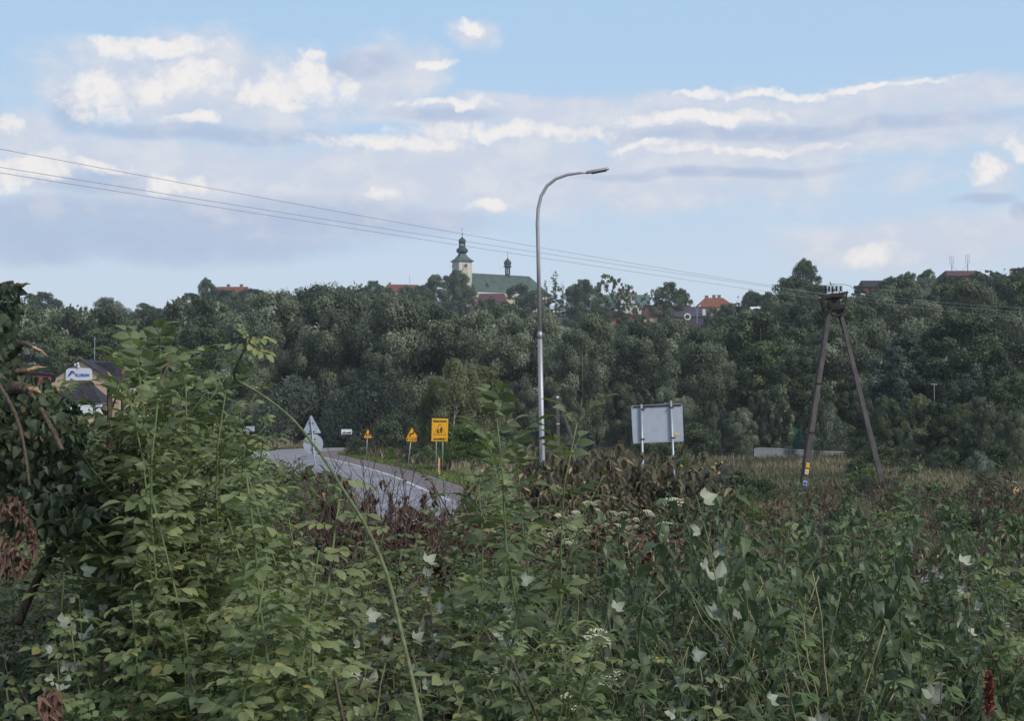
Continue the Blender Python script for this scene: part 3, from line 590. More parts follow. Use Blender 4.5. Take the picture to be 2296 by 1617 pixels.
# two antenna masts
for px, yt, dd in ((2134.5, 573, 452), (2170, 570, 452)):
    b0 = at(px, 612, dd); t1 = at(px, yt, dd); t = thing('antenna_mast', (b0.x, dd, b0.z), 'left of the two slim antenna masts above the red building' if px < 2150 else 'right of the two slim antenna masts above the red building', 'antenna mast', 'antenna masts on the right hill')
    h = t1.z - b0.z; part('mast', MB().tube([(0, 0, -3), (0, 0, h)], [.22, .12], 6), 'metal', t)
    for s in (-1, 0, 1): part('antenna_panel', MB().box((s * .62, -.15 + .2 * abs(s), h - 1.5), (.26, .2, 2.9)), 'white', t)
    part('crossarm', MB().bar((-.6, 0, h - 1.0), (.6, 0, h - 1.0), .07, .07).bar((-.6, 0, h - 2.2), (.6, 0, h - 2.2), .07, .07), 'metal', t)
    g = 1 if px < 2150 else -1
    part('guy_strut', MB().tube([(0, 0, h - 3.4), (g * 2.2, 0, .4)], .05, 4), 'metal', t)
b0 = at(918.5, 645, 600); t = thing('antenna_mast', (b0.x, 600, b0.z), 'thin radio antenna rising over the red roof left of the church', 'antenna mast')
part('mast', MB().tube([(0, 0, -3), (0, 0, 5.6)], [.10, .05], 5), 'metal', t)
for k in range(3): part('antenna_rod', MB().bar((-.5, 0, 3 + k * .7), (.5, 0, 3 + k * .7), .06, .06), 'metal', t)
# double arm street lamp on the hill
b0 = at(1563, 712, 490); t = thing('street_lamp', (b0.x, 490, b0.z), 'small double armed street lamp on the hill before the purple roof', 'street lamp'); h = at(1563, 690, 490).z - b0.z
part('pole', MB().tube([(0, 0, -2), (0, 0, h - .8)], .12, 6), 'metal', t)
for s in (-1, 1):
    a_ = part('arm', MB().tube([(0, 0, h - .8), (s * .5, 0, h), (s * .7, 0, h + .4)], .09, 5), 'metal', t); part('lamp_head', MB().box((s * .95, 0, h + .7), (.9, .4, .35), Matrix.Rotation(-s * .7, 3, 'Y')), 'white', a_)

# church
TH = math.radians(30); gz = 50.0; tb = at(1036, 700, 665)
ch = thing('church', (tb.x, 665, gz), 'church with green copper roof and onion domed clock tower on the hilltop', 'church', rz=TH)
s2 = 3.35
def zz(y): return at(1036, y, 665).z - gz
eave = zz(586.5)
part('tower_wall', MB().box((0, 0, eave / 2), (2 * s2, 2 * s2, eave)), 'plaster_w', ch)
co = MB()
for sx in (-1, 1):
    for sy in (-1, 1): co.box((sx * (s2 - .45), sy * (s2 - .45), eave / 2 - .3), (1.1, 1.1, eave - .7))
part('corner_pilaster', co, 'plaster', ch)
part('wall_panel', MB().box((0, -s2 - .06, eave - 7.2), (3.2, .2, 12.5)).box((-s2 - .06, 0, eave - 7.2), (.2, 3.2, 12.5)), 'plaster_y', ch)
part('cornice', MB().box((0, 0, eave - .25), (2 * s2 + .7, 2 * s2 + .7, .5)), 'plaster', ch)
zc = zz(597)
def disc(r, y0, y1, z, n=24, x=0): return MB().prism([(x + r * math.cos(k * math.tau / n), z + r * math.sin(k * math.tau / n)) for k in range(n)], y1, y0)
ck = part('clock_ring', disc(1.25, -s2 - .25, -s2 - .40, zc), 'plaster_w', ch); part('clock_face', disc(.95, -s2 - .42, -s2 - .46, zc), 'slate', ck)
part('clock_hand', MB().bar((0, -s2 - .5, zc), (-.35, -s2 - .5, zc + .75), .14, .04).bar((0, -s2 - .5, zc), (.45, -s2 - .5, zc - .3), .14, .04), 'plaster_w', ck)
# skirt roof: concave pyramid
sk_ = MB(); prof = [(s2 + 1.05, eave), (s2 + .6, eave + .35), (s2 - .7, eave + 1.5), (s2 - 1.7, eave + 2.9), (1.25, zz(568.5))]
vs = [(a * r, b * r, z) for r, z in prof for a, b in ((-1, -1), (1, -1), (1, 1), (-1, 1))]
sk_.add(vs, [(i * 4 + k, i * 4 + (k + 1) % 4, (i + 1) * 4 + (k + 1) % 4, (i + 1) * 4 + k) for i in range(4) for k in range(4)] + [(3, 2, 1, 0)])
part('skirt_roof', sk_, 'copper', ch)
z0, z1, z2 = zz(568.5), zz(561.3), zz(554)
part('onion_dome', MB().lathe([(1.3, z0 - .3), (1.5, z0), (2.3, z0 + .35), (2.75, (z0 + z1) / 2 + .1), (2.85, z1), (2.7, z1 + .45), (2.2, z1 + .95), (1.5, z2 - .1), (1.45, z2 + .15)], n=12), 'copper_dark', ch)
la = zz(543.5)
lt = MB()
for k in range(8): a = (k + .5) * math.tau / 8; lt.box((1.3 * math.cos(a), 1.3 * math.sin(a), (z2 + la) / 2), (.34, .34, la - z2 + .1), Matrix.Rotation(a, 3, 'Z'))
part('lantern', lt.lathe([(1.6, z2 + .05), (1.6, z2 + .5)], n=8).lathe([(1.6, la - .5), (1.75, la)], n=8), 'copper_dark', ch)
zt = zz(530)
part('small_onion', MB().lathe([(1.5, la), (1.75, la + .5), (1.8, la + .9), (1.45, la + 1.5), (.8, la + 2.0), (.3, la + 2.5), (.1, zt)], n=12), 'copper_dark', ch)
part('spire', MB().lathe([(.12, zt - .3), (.10, zt + .6), (.3, zt + .9), (.3, zt + 1.2), (.08, zt + 1.5), (.04, zz(509))], n=8).bar((-.5, 0, zz(514)), (.5, 0, zz(514)), .1, .1), 'dark_metal', ch)
# nave: runs along the local x axis
NL = 41.0; zr2, ze2 = zz(610.8), zz(655.5); hwid = 8.2; x0 = s2 + .02; x1 = x0 + NL
part('nave_wall', MB().box(((x0 + x1) / 2, .6, ze2 / 2), (NL - .6, hwid * 2 - 1.0, ze2)), 'plaster_y', ch)
part('nave_cornice', MB().box(((x0 + x1) / 2, .6, ze2 - .5), (NL - .2, hwid * 2 - .5, .8)), 'plaster_w', ch)
nr = MB(); y_ = .6
nr.add([(x0, y_ - hwid, ze2), (x1 + .3, y_ - hwid, ze2), (x1 + .3, y_ + hwid, ze2), (x0, y_ + hwid, ze2), (x0, y_, zr2), (x1 - 7, y_, zr2)], [(0, 1, 5, 4), (2, 3, 4, 5), (1, 2, 5), (3, 0, 4), (3, 2, 1, 0)])
nro = part('nave_roof', nr, 'copper', ch)
rb = MB()
for i in range(48):
    x = x0 + .4 + i * (NL - .6) / 48; top = y_ - .05 if x < x1 - 7 else y_ - hwid * (x - (x1 - 7)) / 7.3; zt_ = zr2 if x < x1 - 7 else zr2 - (zr2 - ze2) * (x - (x1 - 7)) / 7.3
    rb.bar((x, top, zt_ + .05), (x, y_ - hwid, ze2 + .05), .09, .10)
part('roof_seams', rb, 'copper', nro)
part('dormer', MB().prism([(x0 + 6.8, ze2 + 3.3), (x0 + 8.4, ze2 + 3.3), (x0 + 7.6, ze2 + 4.6)], y_ - hwid * .75, y_ - hwid * .35), 'copper_dark', nro)
tx = x0 + (1143.7 - 1054) * .2108 / math.cos(TH); tz = zr2
def zq(y): return at(1143, y, 675).z - gz
part('turret_lantern', MB().lathe([(1.0, tz - 2.0), (1.25, tz - 1.2), (1.25, tz + .5)], (tx, y_, 0), 8).lathe([(1.3, zq(599)), (1.35, zq(597))], (tx, y_, 0), 8), 'copper_dark', ch)
tl = MB()
for k in range(8): a = (k + .5) * math.tau / 8; tl.box((tx + 1.1 * math.cos(a), y_ + 1.1 * math.sin(a), (tz + zq(597)) / 2), (.3, .3, zq(597) - tz + .2), Matrix.Rotation(a, 3, 'Z'))
part('turret_column', tl, 'copper_dark', ch)
zb = zq(597)
part('turret_dome', MB().lathe([(2.2, zb), (1.7, zb + .5), (1.55, zb + 1.0), (1.85, zb + 1.6), (1.85, zb + 2.2), (1.4, zb + 2.9), (.8, zb + 3.5), (.3, zb + 4.1), (.1, zq(575)), (.05, zq(560))], (tx, y_, 0), 12), 'copper_dark', ch)
nw = MB()
for i in range(4): x = x0 + 5 + i * 8.5; o = part('window', MB().box((x, y_ - hwid + .45, ze2 - 4), (1.9, .2, 4.4)), 'plaster_w', ch); part('pane', MB().box((x, y_ - hwid + .33, ze2 - 4), (1.4, .06, 3.9)), 'glass', o)

# company building on the left
fb0 = at(178, 1000, 180)
fb = thing('company_building', (fb0.x, 180, 0), 'beige gabled hall with dark roof and white company board on its gable', 'building', rz=math.radians(-9))
def fz(y): return at(178, y, 180).z
def fx(x): return (x - 178) * 180 / F
part('gable_wall', MB().prism([(fx(100), 0), (fx(272), 0), (fx(272), fz(866)), (fx(178), fz(809)), (fx(122), fz(843)), (fx(118), fz(856)), (fx(100), fz(872))], 0, 11), 'beige', fb)
part('lower_cladding', MB().box((fx(186), -.06, fz(880) ), (fx(270) - fx(102), .1, fz(856) - fz(900))), 'peach', fb)
rf = MB()
for a, b in (((122, 845), (178, 808)), ((178, 808), (275, 868))):
    rf.bar((fx(a[0]), 5.5, fz(a[1]) + .08), (fx(b[0]), 5.5, fz(b[1]) + .08), .16, 11.6)
fr = part('roof', rf, 'slate', fb)
part('dormer', MB().box((fx(214), 6.2, fz(826)), (2.8, 7, 1.7)), 'slate', fr)
bdm = MB().box((fx(176.6), -.16, fz(839.5)), (3.54, .12, 1.57)); bd = part('board', bdm, 'white', fb, label='white board with blue lettering and red and blue roof emblem')
def text_mesh(body, size, m, bold=False, width=None, name='lettering', shear=0, off=0.0):
    c = bpy.data.curves.new(name, 'FONT'); c.body = body; c.size = size; c.align_x = 'CENTER'; c.align_y = 'CENTER'; c.extrude = .008; c.shear = shear; c.offset = off
    o = bpy.data.objects.new('tmp_text', c); COL.objects.link(o); bpy.context.view_layer.update()
    me = bpy.data.meshes.new_from_object(o.evaluated_get(bpy.context.evaluated_depsgraph_get())); bpy.data.objects.remove(o)
    me.materials.clear(); me.materials.append(MT[m]); me.name = name
    xs_ = [v.co.x for v in me.vertices]; w_ = max(xs_) - min(xs_)
    k = (width / w_) if width else 1
    for v in me.vertices: v.co = (v.co.x * k, -v.co.z, v.co.y)
    return me
o = link('lettering', text_mesh('FLORIAN', .50, 'blue', width=1.9, off=.02), bd, (fx(185), -.245, fz(842)))
part('blue_emblem', MB().prism([(fx(150), fz(844)), (fx(154.5), fz(844)), (fx(163.5), fz(834)), (fx(163), fz(831.6)), (fx(158), fz(831.6))], -.27, -.23), 'blue', bd)
part('red_emblem', MB().prism([(fx(162.6), fz(837.5)), (fx(164), fz(831.6)), (fx(168.6), fz(837.5))], -.28, -.24), 'red', bd)
for i, (x, y) in enumerate(((168.5, 818), (175, 815.5), (176, 822))): part('floodlight', MB().box((fx(x), -.25, fz(y)), (.16, .3, .32)), 'white', fb)
ph0 = at(172, 1000, 172)
po = thing('hall_annex', (ph0.x, 172, 0), 'low annex with dark hipped roof over white siding before the gable', 'building')
def gx_(x): return (x - 172) * 172 / F
def gz_(y): return at(172, y, 172).z
pr = MB(); A = [(gx_(106), -2, gz_(902)), (gx_(238), -2, gz_(905)), (gx_(238), 4, gz_(905)), (gx_(106), 4, gz_(902)), (gx_(163), 1, gz_(857.5)), (gx_(197), 1, gz_(857.5))]
pr.add(A, [(0, 1, 5, 4), (1, 2, 5), (2, 3, 4, 5), (3, 0, 4), (3, 2, 1, 0)]); pro = part('roof', pr, 'slate', po)
for i in range(9):
    t_ = (i + .5) / 9; z = gz_(903) + (gz_(858) - gz_(903)) * t_; xa = gx_(106 + 57 * t_); xb = gx_(238 - 41 * t_); yy_ = -2 + 3 * t_
    part('roof_batten', MB().bar((xa, yy_, z + .03), (xb, yy_, z + .03), .06, .06), 'slate', pro)
part('wall', MB().box((gx_(170), .8, gz_(906) / 2), (gx_(234) - gx_(112), 4.6, gz_(906) - .02)), 'beige', po)
for i in range(6): part('siding_board', MB().box((gx_(163), -1.7 - .03 * (i % 2), gz_(906 + i * 4.2)), (gx_(236) - gx_(88), .12, .21)), 'white', po)
rb0 = at(30, 900, 120); rbb = thing('red_shed', (rb0.x, 120, h1(rb0.x, 120)), 'dull red metal shed behind the broken branches at the left edge', 'shed')
zt_ = at(30, 838, 120).z - rbb.location.z
part('wall', MB().box((0, 2, zt_ / 2), (3.8, 4, zt_)), 'red_wall', rbb)
for i in range(7): part('corrugation_rib', MB().box((-1.7 + i * .57, -.03, zt_ / 2), (.07, .06, zt_ - .1)), 'red_wall', rbb)
part('door', MB().box((-1.3, -.05, zt_ * .28), (.8, .1, zt_ * .5)), 'white', rbb)
part('roof', MB().box((0, 2, zt_ + .08), (4.2, 4.4, .16)), 'slate', rbb)
gr_ = at(313, 925, 150); wf = thing('white_fence', (gr_.x, 150, h1(gr_.x, 150)), 'short stretch of white board fence behind the tall elder bush', 'fence')
for i in range(4): part('fence_board', MB().box((0, 0, at(313, 918 + i * 4, 150).z - wf.location.z), (2.2, .06, .16)), 'white', wf)
for s in (-1, 1): part('fence_post', MB().box((s * 1.0, .1, (at(313, 914, 150).z - wf.location.z) / 2), (.1, .1, at(313, 914, 150).z - wf.location.z)), 'white', wf)
# ------------------------------------------------------------------ lamp, boards, signs, pylon, wires
base = at(1217, 1100, 42); lx = base.x + .06; lz = h1(lx, 42)
lamp = thing('street_lamp', (lx, 42, lz), 'tall grey steel lamp post with curved arm standing against the sky', 'street lamp')
pp = [(1222, None), (1220, 1150), (1215, 990), (1210.5, 760), (1206.5, 560), (1205, 500), (1206.5, 468), (1213, 440), (1226, 417), (1246, 401), (1272, 391.5), (1300, 387.5), (1318, 386)]
P_ = [];
for x, y in pp:
    q = at(x, 1100 if y is None else y, 42); q = Vector((q.x - lx, 0, q.z - lz));
    if y is None: q.z = -.3
    P_.append(q)
part('pole', MB().tube(P_[:4], [.098, .094, .082, .070], 14), 'pole_metal', lamp, True)
part('pole_joint', MB().tube([P_[3] - Vector((0, 0, .0)), P_[3] + Vector((-.002, 0, .22))], .074, 14), 'pole_metal', lamp, True)
part('arm', MB().tube([P_[3]] + P_[4:], [.064] + [.056, .054, .052, .050, .048, .045, .042, .038, .036], 14), 'pole_metal', lamp, True)
a, b = at(1313, 387, 42), at(1365.5, 377.5, 42); off_ = Vector((lx, 42, lz))
hm = MB(); a -= off_; b -= off_; t_ = (b - a).normalized()
hm.tube([a, a + t_ * .06, a + t_ * .3, b - t_ * .05, b], [.035, .050, .052, .048, .03], 10)
part('lamp_head', hm, 'pole_metal', lamp, True); part('lens', MB().bar(a + t_ * .18 - Vector((0, 0, .045)), b - t_ * .08 - Vector((0, 0, .04)), .07, .03), 'black', lamp)

def rot_board(px_l, px_r, d):
    a, b = at(px_l, 950, d), at(px_r, 950, d); return (a.x + b.x) / 2, b.x - a.x
# large board seen from behind
c = at(1474, 950, 46); t = thing('direction_board', (c.x, 46, h1(c.x, 46)), 'large blank grey back of a road board on two posts, right of the lamp', 'road sign')
bz = t.location.z
def loc_(x, y, d, o): q = at(x, y, d); return Vector((q.x - o.x, q.y - o.y, q.z - o.z))
O = t.location
cs = [loc_(x, y, 46, O) for x, y in ((1419.5, 995), (1533, 991), (1530, 905), (1415, 910))]
def round_poly(cs, r=.07, n=4):
    out = []
    for i, p in enumerate(cs):
        a, b = cs[i - 1], cs[(i + 1) % len(cs)]; u = (a - p).normalized() * r; v = (b - p).normalized() * r
        for k in range(n + 1): s = k / n; out.append(p + u * (1 - s) ** 2 + v * s ** 2)
    return [(p.x, p.z) for p in out]
pan = part('panel', MB().prism(round_poly(cs), 0, .03), 'board_back', t)
for (x0_, y0_, x1_, y1_) in ((1437.5, 907, 1443, 1140), (1503.5, 899, 1514.5, 1150)):
    a = loc_(x0_, y0_, 46, O); b = loc_(x1_, y1_, 46, O); k = (b - a) / (a.z - b.z); b = a + k * (a.z + .3)
    part('post', MB().tube([a + Vector((0, -.06, 0)), b + Vector((0, -.06, 0))], .038, 10), 'metal', t, True)
for yy_ in (911, 992):
    a = loc_(1420, yy_ + 1.5, 46, O); b = loc_(1528, yy_ - 3, 46, O); part('rail', MB().bar(a + Vector((0, -.02, 0)), b + Vector((0, -.02, 0)), .05, .035), 'dark_metal' if yy_ < 950 else 'metal', t)
part('sticker', MB().box(loc_(1518, 974, 46, O) + Vector((0, -.012, 0)), (.14, .01, .07)), 'orange', t)
for x, y in ((1441, 918), (1505, 914), (1441, 985), (1509, 982)): part('clamp', MB().box(loc_(x, y, 46, O) + Vector((0, -.07, 0)), (.13, .08, .04)), 'dark_metal', t)

# triangle and disc from behind, at the road
c = at(700, 950, 70); t = thing('sign_post', (c.x, 70, h1(c.x, 70)), 'grey backs of a triangular and a round sign on one leaning post', 'road sign'); O = t.location
tri = [loc_(x, y, 70, O) for x, y in ((677, 972.5), (720.5, 972), (697.5, 930))]
part('triangle_panel', MB().prism(round_poly(tri, .09), 0, .025), 'board_back', t)
cc = loc_(702, 996, 70, O); part('disc_panel', disc(.50, 0, .025, cc.z, 28, cc.x), 'board_back', t)
a = loc_(697, 936, 70, O); b = loc_(708.5, 1060, 70, O); k = (b - a) / (a.z - b.z); b = a + k * (a.z + .2)
part('post', MB().tube([a + Vector((0, -.05, 0)), b + Vector((0, -.05, 0))], .032, 8), 'metal', t, True)
for x, y in ((698, 949), (700, 968), (702, 985), (703, 1008)): part('clamp', MB().bar(loc_(x - 6, y, 70, O) + Vector((0, -.03, 0)), loc_(x + 6, y, 70, O) + Vector((0, -.03, 0)), .03, .03), 'dark_metal', t)
part('sticker', disc(.045, -.02, -.01, loc_(713, 967, 70, O).z, 10, loc_(713, 967, 70, O).x), 'white', t); part('sticker', MB().box(loc_(713, 994, 70, O) + Vector((0, -.01, 0)), (.09, .01, .04)), 'yellow', t)

def figure(mb, x, z, h, y0, y1, flip=1):
    """running child pictogram: head, trunk, arms, legs"""
    f = flip
    mb.prism([(x + h * .10 * math.cos(k * math.tau / 10), z + h * .90 + h * .10 * math.sin(k * math.tau / 10)) for k in range(10)], y1, y0)
    def seg(a, b, w_):
        (ax, az_), (bx, bz_) = a, b; L = math.hypot(bx - ax, bz_ - az_); ux, uz = (bx - ax) / L * 0, 0
        nx_, nz_ = -(bz_ - az_) / L * w_ / 2, (bx - ax) / L * w_ / 2
        mb.prism([(x + f * (ax + nx_) * h, z + (az_ + nz_) * h), (x + f * (ax - nx_) * h, z + (az_ - nz_) * h), (x + f * (bx - nx_) * h, z + (bz_ - nz_) * h), (x + f * (bx + nx_) * h, z + (bz_ + nz_) * h)], y0, y1)
    seg((0, .80), (-.03, .42), .20); seg((.02, .74), (.26, .60), .08); seg((-.03, .74), (-.26, .58), .08); seg((-.03, .44), (.13, .26), .12); seg((.13, .28), (.05, .04), .09); seg((-.04, .44), (-.16, .22), .12); seg((-.16, .24), (-.34, .18), .08)

def warn_triangle(cx_, top, bot, halfw, d, name, label, post_to):
    O_ = at(cx_, 1000, d); t = thing('warning_sign', (O_.x, d, h1(O_.x, d)), label, 'road sign'); O = t.location
    tr = [loc_(cx_ - halfw, bot, d, O), loc_(cx_ + halfw, bot, d, O), loc_(cx_, top, d, O)]
    ctr = (tr[0] + tr[1] + tr[2]) / 3
    part('border', MB().prism(round_poly(tr, .12), 0, .02), 'red', t)
    part('face', MB().prism(round_poly([ctr + (p - ctr) * .86 for p in tr], .09), -.006, -.001), 'yellow', t)
    a = loc_(cx_ - 1, bot - 8, d, O); b = loc_(post_to[0], post_to[1], d, O); k = (b - a) / (a.z - b.z); b = a + k * (a.z + .2)
    part('post', MB().tube([a + Vector((0, .06, 0)), b + Vector((0, .06, 0))], .034, 8), 'metal', t, True)
    return t, O, ctr
t, O, ctr = warn_triangle(825, 961.5, 983, 10.6, 142, 'w', 'small yellow triangular children warning sign, farthest of the yellow signs', (820.5, 1030))
fm = MB(); figure(fm, ctr.x - .12, ctr.z - .22, .42, -.02, -.008); figure(fm, ctr.x + .14, ctr.z - .20, .50, -.02, -.008, -1); part('pictogram', fm, 'black', t)
t, O, ctr = warn_triangle(924, 957.5, 982, 13.6, 115, 'w', 'yellow triangular double bend warning sign with a distance plate below', (915, 1040))
cv = MB(); q = [(-.17, -.22), (-.15, -.02), (-.02, .02), (.10, .0), (.15, .12), (.16, .30)]
for i in range(len(q) - 1): cv.bar((ctr.x + q[i][0], -.014, ctr.z + q[i][1] + .02), (ctr.x + q[i + 1][0] * 1.02, -.014, ctr.z + q[i + 1][1] * 1.02 + .02), .11 - i * .006, .012)
part('bend_symbol', cv, 'black', t)
pl0 = loc_(922.7, 986.2, 115, O); pl = part('plate', MB().box(pl0, (.86, .02, .32)), 'red', t); part('plate_face', MB().box(pl0 + Vector((0, -.012, 0)), (.81, .008, .27)), 'yellow', pl)
o = link('lettering', text_mesh('1,4 km', .2, 'black', width=.46), pl, pl0 + Vector((0, -.03, 0)))
for s in (-1, 1): part('arrow_bar', MB().box(pl0 + Vector((s * .33, -.02, 0)), (.05, .01, .2)).box(pl0 + Vector((s * .33, -.02, .06)), (.10, .009, .03)), 'black', pl)

O_ = at(986, 1000, 108); t = thing('driver_sign', (O_.x, 108, h1(O_.x, 108)), 'big yellow panel on two posts reading Kierowco zwolnij with running children', 'road sign'); O = t.location
cs = [loc_(x, y, 108, O) for x, y in ((967, 989.8), (1003.6, 990.2), (1005, 939.3), (968.6, 938.2))]
part('border', MB().prism([(p.x, p.z) for p in cs], 0, .03), 'yellow', t, label='amber coloured rim of the panel')
cc = sum(cs, Vector()) / 4
part('face', MB().prism([((cc + (p - cc) * .95).x, (cc + (p - cc) * .96).z) for p in cs], -.006, -.001), 'yellow', t)
link('lettering', text_mesh('Kierowco', .26, 'black', width=1.02, off=.006), t, (cc.x + .02, -.02, loc_(986, 944.6, 108, O).z))
link('lettering', text_mesh('zwolnij !', .24, 'black', width=1.0, off=.006), t, (cc.x + .02, -.02, loc_(986, 984.6, 108, O).z))
T3 = [loc_(x, y, 108, O) for x, y in ((970.5, 976.2), (1000.8, 976.6), (986.2, 949))]; tc3 = sum(T3, Vector()) / 3
part('triangle_rim', MB().prism(round_poly(T3, .09), -.014, -.007), 'red', t); part('triangle_face', MB().prism(round_poly([tc3 + (p - tc3) * .87 for p in T3], .07), -.022, -.015), 'yellow', t)
fm = MB(); figure(fm, tc3.x - .13, tc3.z - .22, .40, -.034, -.024); figure(fm, tc3.x + .12, tc3.z - .22, .52, -.034, -.024); part('pictogram', fm, 'black', t)
for xa, xb in ((978.7, 977), (993.2, 991.8)):
    a = loc_(xa, 942, 108, O); b = loc_(xb, 1066, 108, O); k = (b - a) / (a.z - b.z); b = a + k * (a.z + .2)
    part('post', MB().tube([a + Vector((0, .07, 0)), b + Vector((0, .07, 0))], .04, 8), 'metal', t, True)
s0 = at(984.5, 1040, 107); t = thing('wooden_stake', (s0.x, 107, h1(s0.x, 107)), 'short pale wooden stake between the posts of the big yellow panel', 'stake')
part('stake', MB().box((0, 0, .6), (.16, .05, 1.3)).box((-.05, 0, 1.3), (.05, .05, .2)), 'cut_wood', t)

c = at(777, 968, 172); t = thing('town_sign', (c.x, 172, h1(c.x, 172)), 'white road sign with black town skyline beside the dark trees', 'road sign'); O = t.location
part('panel', MB().box(loc_(777, 968.6, 172, O), (1.28, .03, .62)), 'white', t)
sl = [(0, 0), (1.08, 0), (1.08, .20), (1.0, .28), (.92, .20), (.80, .16), (.78, .22), (.68, .13), (.60, .20), (.52, .12), (.42, .14), (.36, .12), (.30, .12), (.29, .26), (.26, .44), (.23, .26), (.22, .10), (.12, .16), (.06, .16), (0, .08)]
o_ = loc_(777, 968.6, 172, O); part('skyline_print', MB().prism([(o_.x - .54 + x, o_.z - .24 + z) for x, z in sl], -.026, -.018), 'black', t)
part('post', MB().tube([(o_.x + .1, .05, o_.z + .3), (o_.x + .12, .05, -.2)], .035, 6), 'dark_metal', t)
c = at(558, 962, 172); t = thing('road_sign', (c.x, 172, h1(c.x, 172)), 'small blank grey sign back on one post left of the road bend', 'road sign'); O = t.location
part('panel', MB().box(loc_(558.5, 962, 172, O), (1.36, .03, .64)), 'board_back', t); a = loc_(557.5, 958, 172, O)
part('post', MB().tube([(a.x, -.05, a.z), (a.x, -.05, -.2)], .04, 6), 'metal', t)

# pylon
D0 = 80.0; c = at(1866, 1100, D0); gz0 = h1(c.x, D0)
py = thing('power_pylon', (c.x, D0, gz0), 'tall A-shaped concrete power pylon with rusty crossarm and insulators', 'pylon'); O = py.location
def lp(x, y, dy=0): q = loc_(x, y, D0, O); return Vector((q.x, dy, q.z))
la_, lb_ = lp(1864, 668, 0), lp(1799, 1108, 0); lb_ = la_ + (lb_ - la_) * ((la_.z + .4) / (la_.z - lb_.z))
leg1 = part('leg', MB().bar(lb_, la_, .32, .30, .20, .20), 'conc', py, label='left concrete leg carrying three small plates')
ra_, rb_ = lp(1882, 690, 0), lp(1972, 1060, 0); rb_ = ra_ + (rb_ - ra_) * ((ra_.z + .4) / (ra_.z - rb_.z))
part('leg', MB().bar(rb_, ra_, .30, .28, .19, .19), 'conc', py)
part('leg_flange', MB().bar(lb_ + Vector((-.20, 0, 0)), la_ + Vector((-.14, 0, 0)), .05, .36), 'dark_metal', leg1)
for k in (.42, .66): q = la_.lerp(lb_, k); part('band', MB().box(q, (.33 + .08 * k, .36, .05)), 'dark_metal', leg1)
for s in (-.24, .24):
    part('crossarm', MB().bar(lp(1842, 668, s), lp(1899, 656, s), .13, .10), 'dark_metal', py)
    part('crossarm', MB().bar(lp(1838, 671, s * 1.6), lp(1868, 663, s * 1.6), .12, .10), 'dark_metal', py)
part('head_plate', MB().box(lp(1873, 664, 0), (.62, .75, .18)), 'dark_metal', py)
part('neck', MB().bar(lp(1874, 666), lp(1872, 694), .42, .34), 'dark_metal', py)
part('collar', MB().box(lp(1873, 686), (.85, .5, .16)), 'dark_metal', py)
for s in (-.26,):
    part('brace', MB().bar(lp(1889, 660, s), lp(1854, 705, s), .11, .06), 'dark_metal', py)
    part('brace', MB().bar(lp(1896, 659, s), lp(1890, 703, s), .10, .06), 'dark_metal', py)
    part('brace', MB().bar(lp(1847, 668, s), lp(1862, 684, s), .08, .06), 'dark_metal', py)
part('brace', MB().bar(lp(1843, 672, .3), lp(1850, 702, .3), .08, .06), 'dark_metal', py)
part('tie_bar', MB().bar(lp(1868, 692, -.3), lp(1890, 691, -.3), .07, .06), 'dark_metal', py)
part('tie_plate', MB().box(lp(1878, 696), (.62, .36, .20)), 'dark_metal', py)
part('tie_plate', MB().box(lp(1877, 707.5), (.52, .36, .13)), 'dark_metal', py)
part('inner_brace', MB().bar(lp(1878, 697), lp(1892, 745), .12, .1), 'dark_metal', py)
for i, x in enumerate((1850.5, 1858.5, 1866.5, 1874.5, 1884.5)):
    y1_ = 656 - i * .6; a = lp(x, y1_, -.12 + .06 * (i % 3)); ztop = lp(x, 640.5).z
    pr = []
    z = a.z
    n_ = 5; step = (ztop - z) / n_
    for k in range(n_): pr += [(.04, z + k * step), (.135, z + k * step + step * .35), (.12, z + k * step + step * .5), (.045, z + k * step + step * .62)]
    part('insulator', MB().lathe(pr, (a.x, a.y, 0), 10), 'porcelain', py)
part('jumper_wire', MB().tube([lp(1846, 643), lp(1856, 638), lp(1872, 637), lp(1892, 637.5), lp(1906, 641), lp(1918, 650)], .02, 5), 'wire', py)
part('bird_spike', MB().tube([lp(1864, 640), lp(1861, 632)], .03, 4), 'dark_metal', py)
def plate_on(y, h_, m1, m2, name):
    k = (y - 668) / 440.0; q = la_.lerp(lb_, 0); q = la_ + (lp(1799, 1108) - la_) * k
    ax = (lp(1799, 1108) - la_).normalized(); rt = Matrix.Rotation(math.atan2(-ax.x, -ax.z) * -1 if False else math.atan2(ax.x, -ax.z) * -1, 3, 'Y')
    o = part(name, MB().box(q + Vector((.02, -.20, 0)), (.21, .03, h_ * .85), rt), m1, leg1)
    part('plate_print', MB().box(q + Vector((.02, -.22, 0)), (.17, .012, h_ * .64), rt), m2, o)
plate_on(1044, .34, 'orange', 'yellow', 'warning_plate'); plate_on(1058.5, .34, 'white', 'orange', 'warning_plate'); plate_on(1084, .30, 'white', 'blue', 'number_plate')
wz = [];
def wire(x0_, y0_, d0_, x1_, y1_, d1_, label, sag=.0, bow=0):
    mb = MB(); pts = []
    for k in range(25):
        s = k / 24; x = x0_ + (x1_ - x0_) * s; d = 1 / (1 / d0_ + (1 / d1_ - 1 / d0_) * s); q = at(x, y0_ + (y1_ - y0_) * s, d); pts.append(q)
    a, b = pts[0], pts[-1]
    out = []
    for p in pts:
        s = (p.y - a.y) / (b.y - a.y); out.append(p - Vector((0, 0, sag * 4 * s * (1 - s))))
    o0 = out[0]; mb.tube([p - o0 for p in out], .0068, 4); o = link('power_wire', mb.mesh('power_wire', MT['wire'])); o.location = o0
    tag(o, label, 'wire', 'overhead wires of the pylon'); return o
wire(-120, 311, 36, 1856, 660, 80, 'topmost of the three thin wires crossing the sky to the pylon', .16)
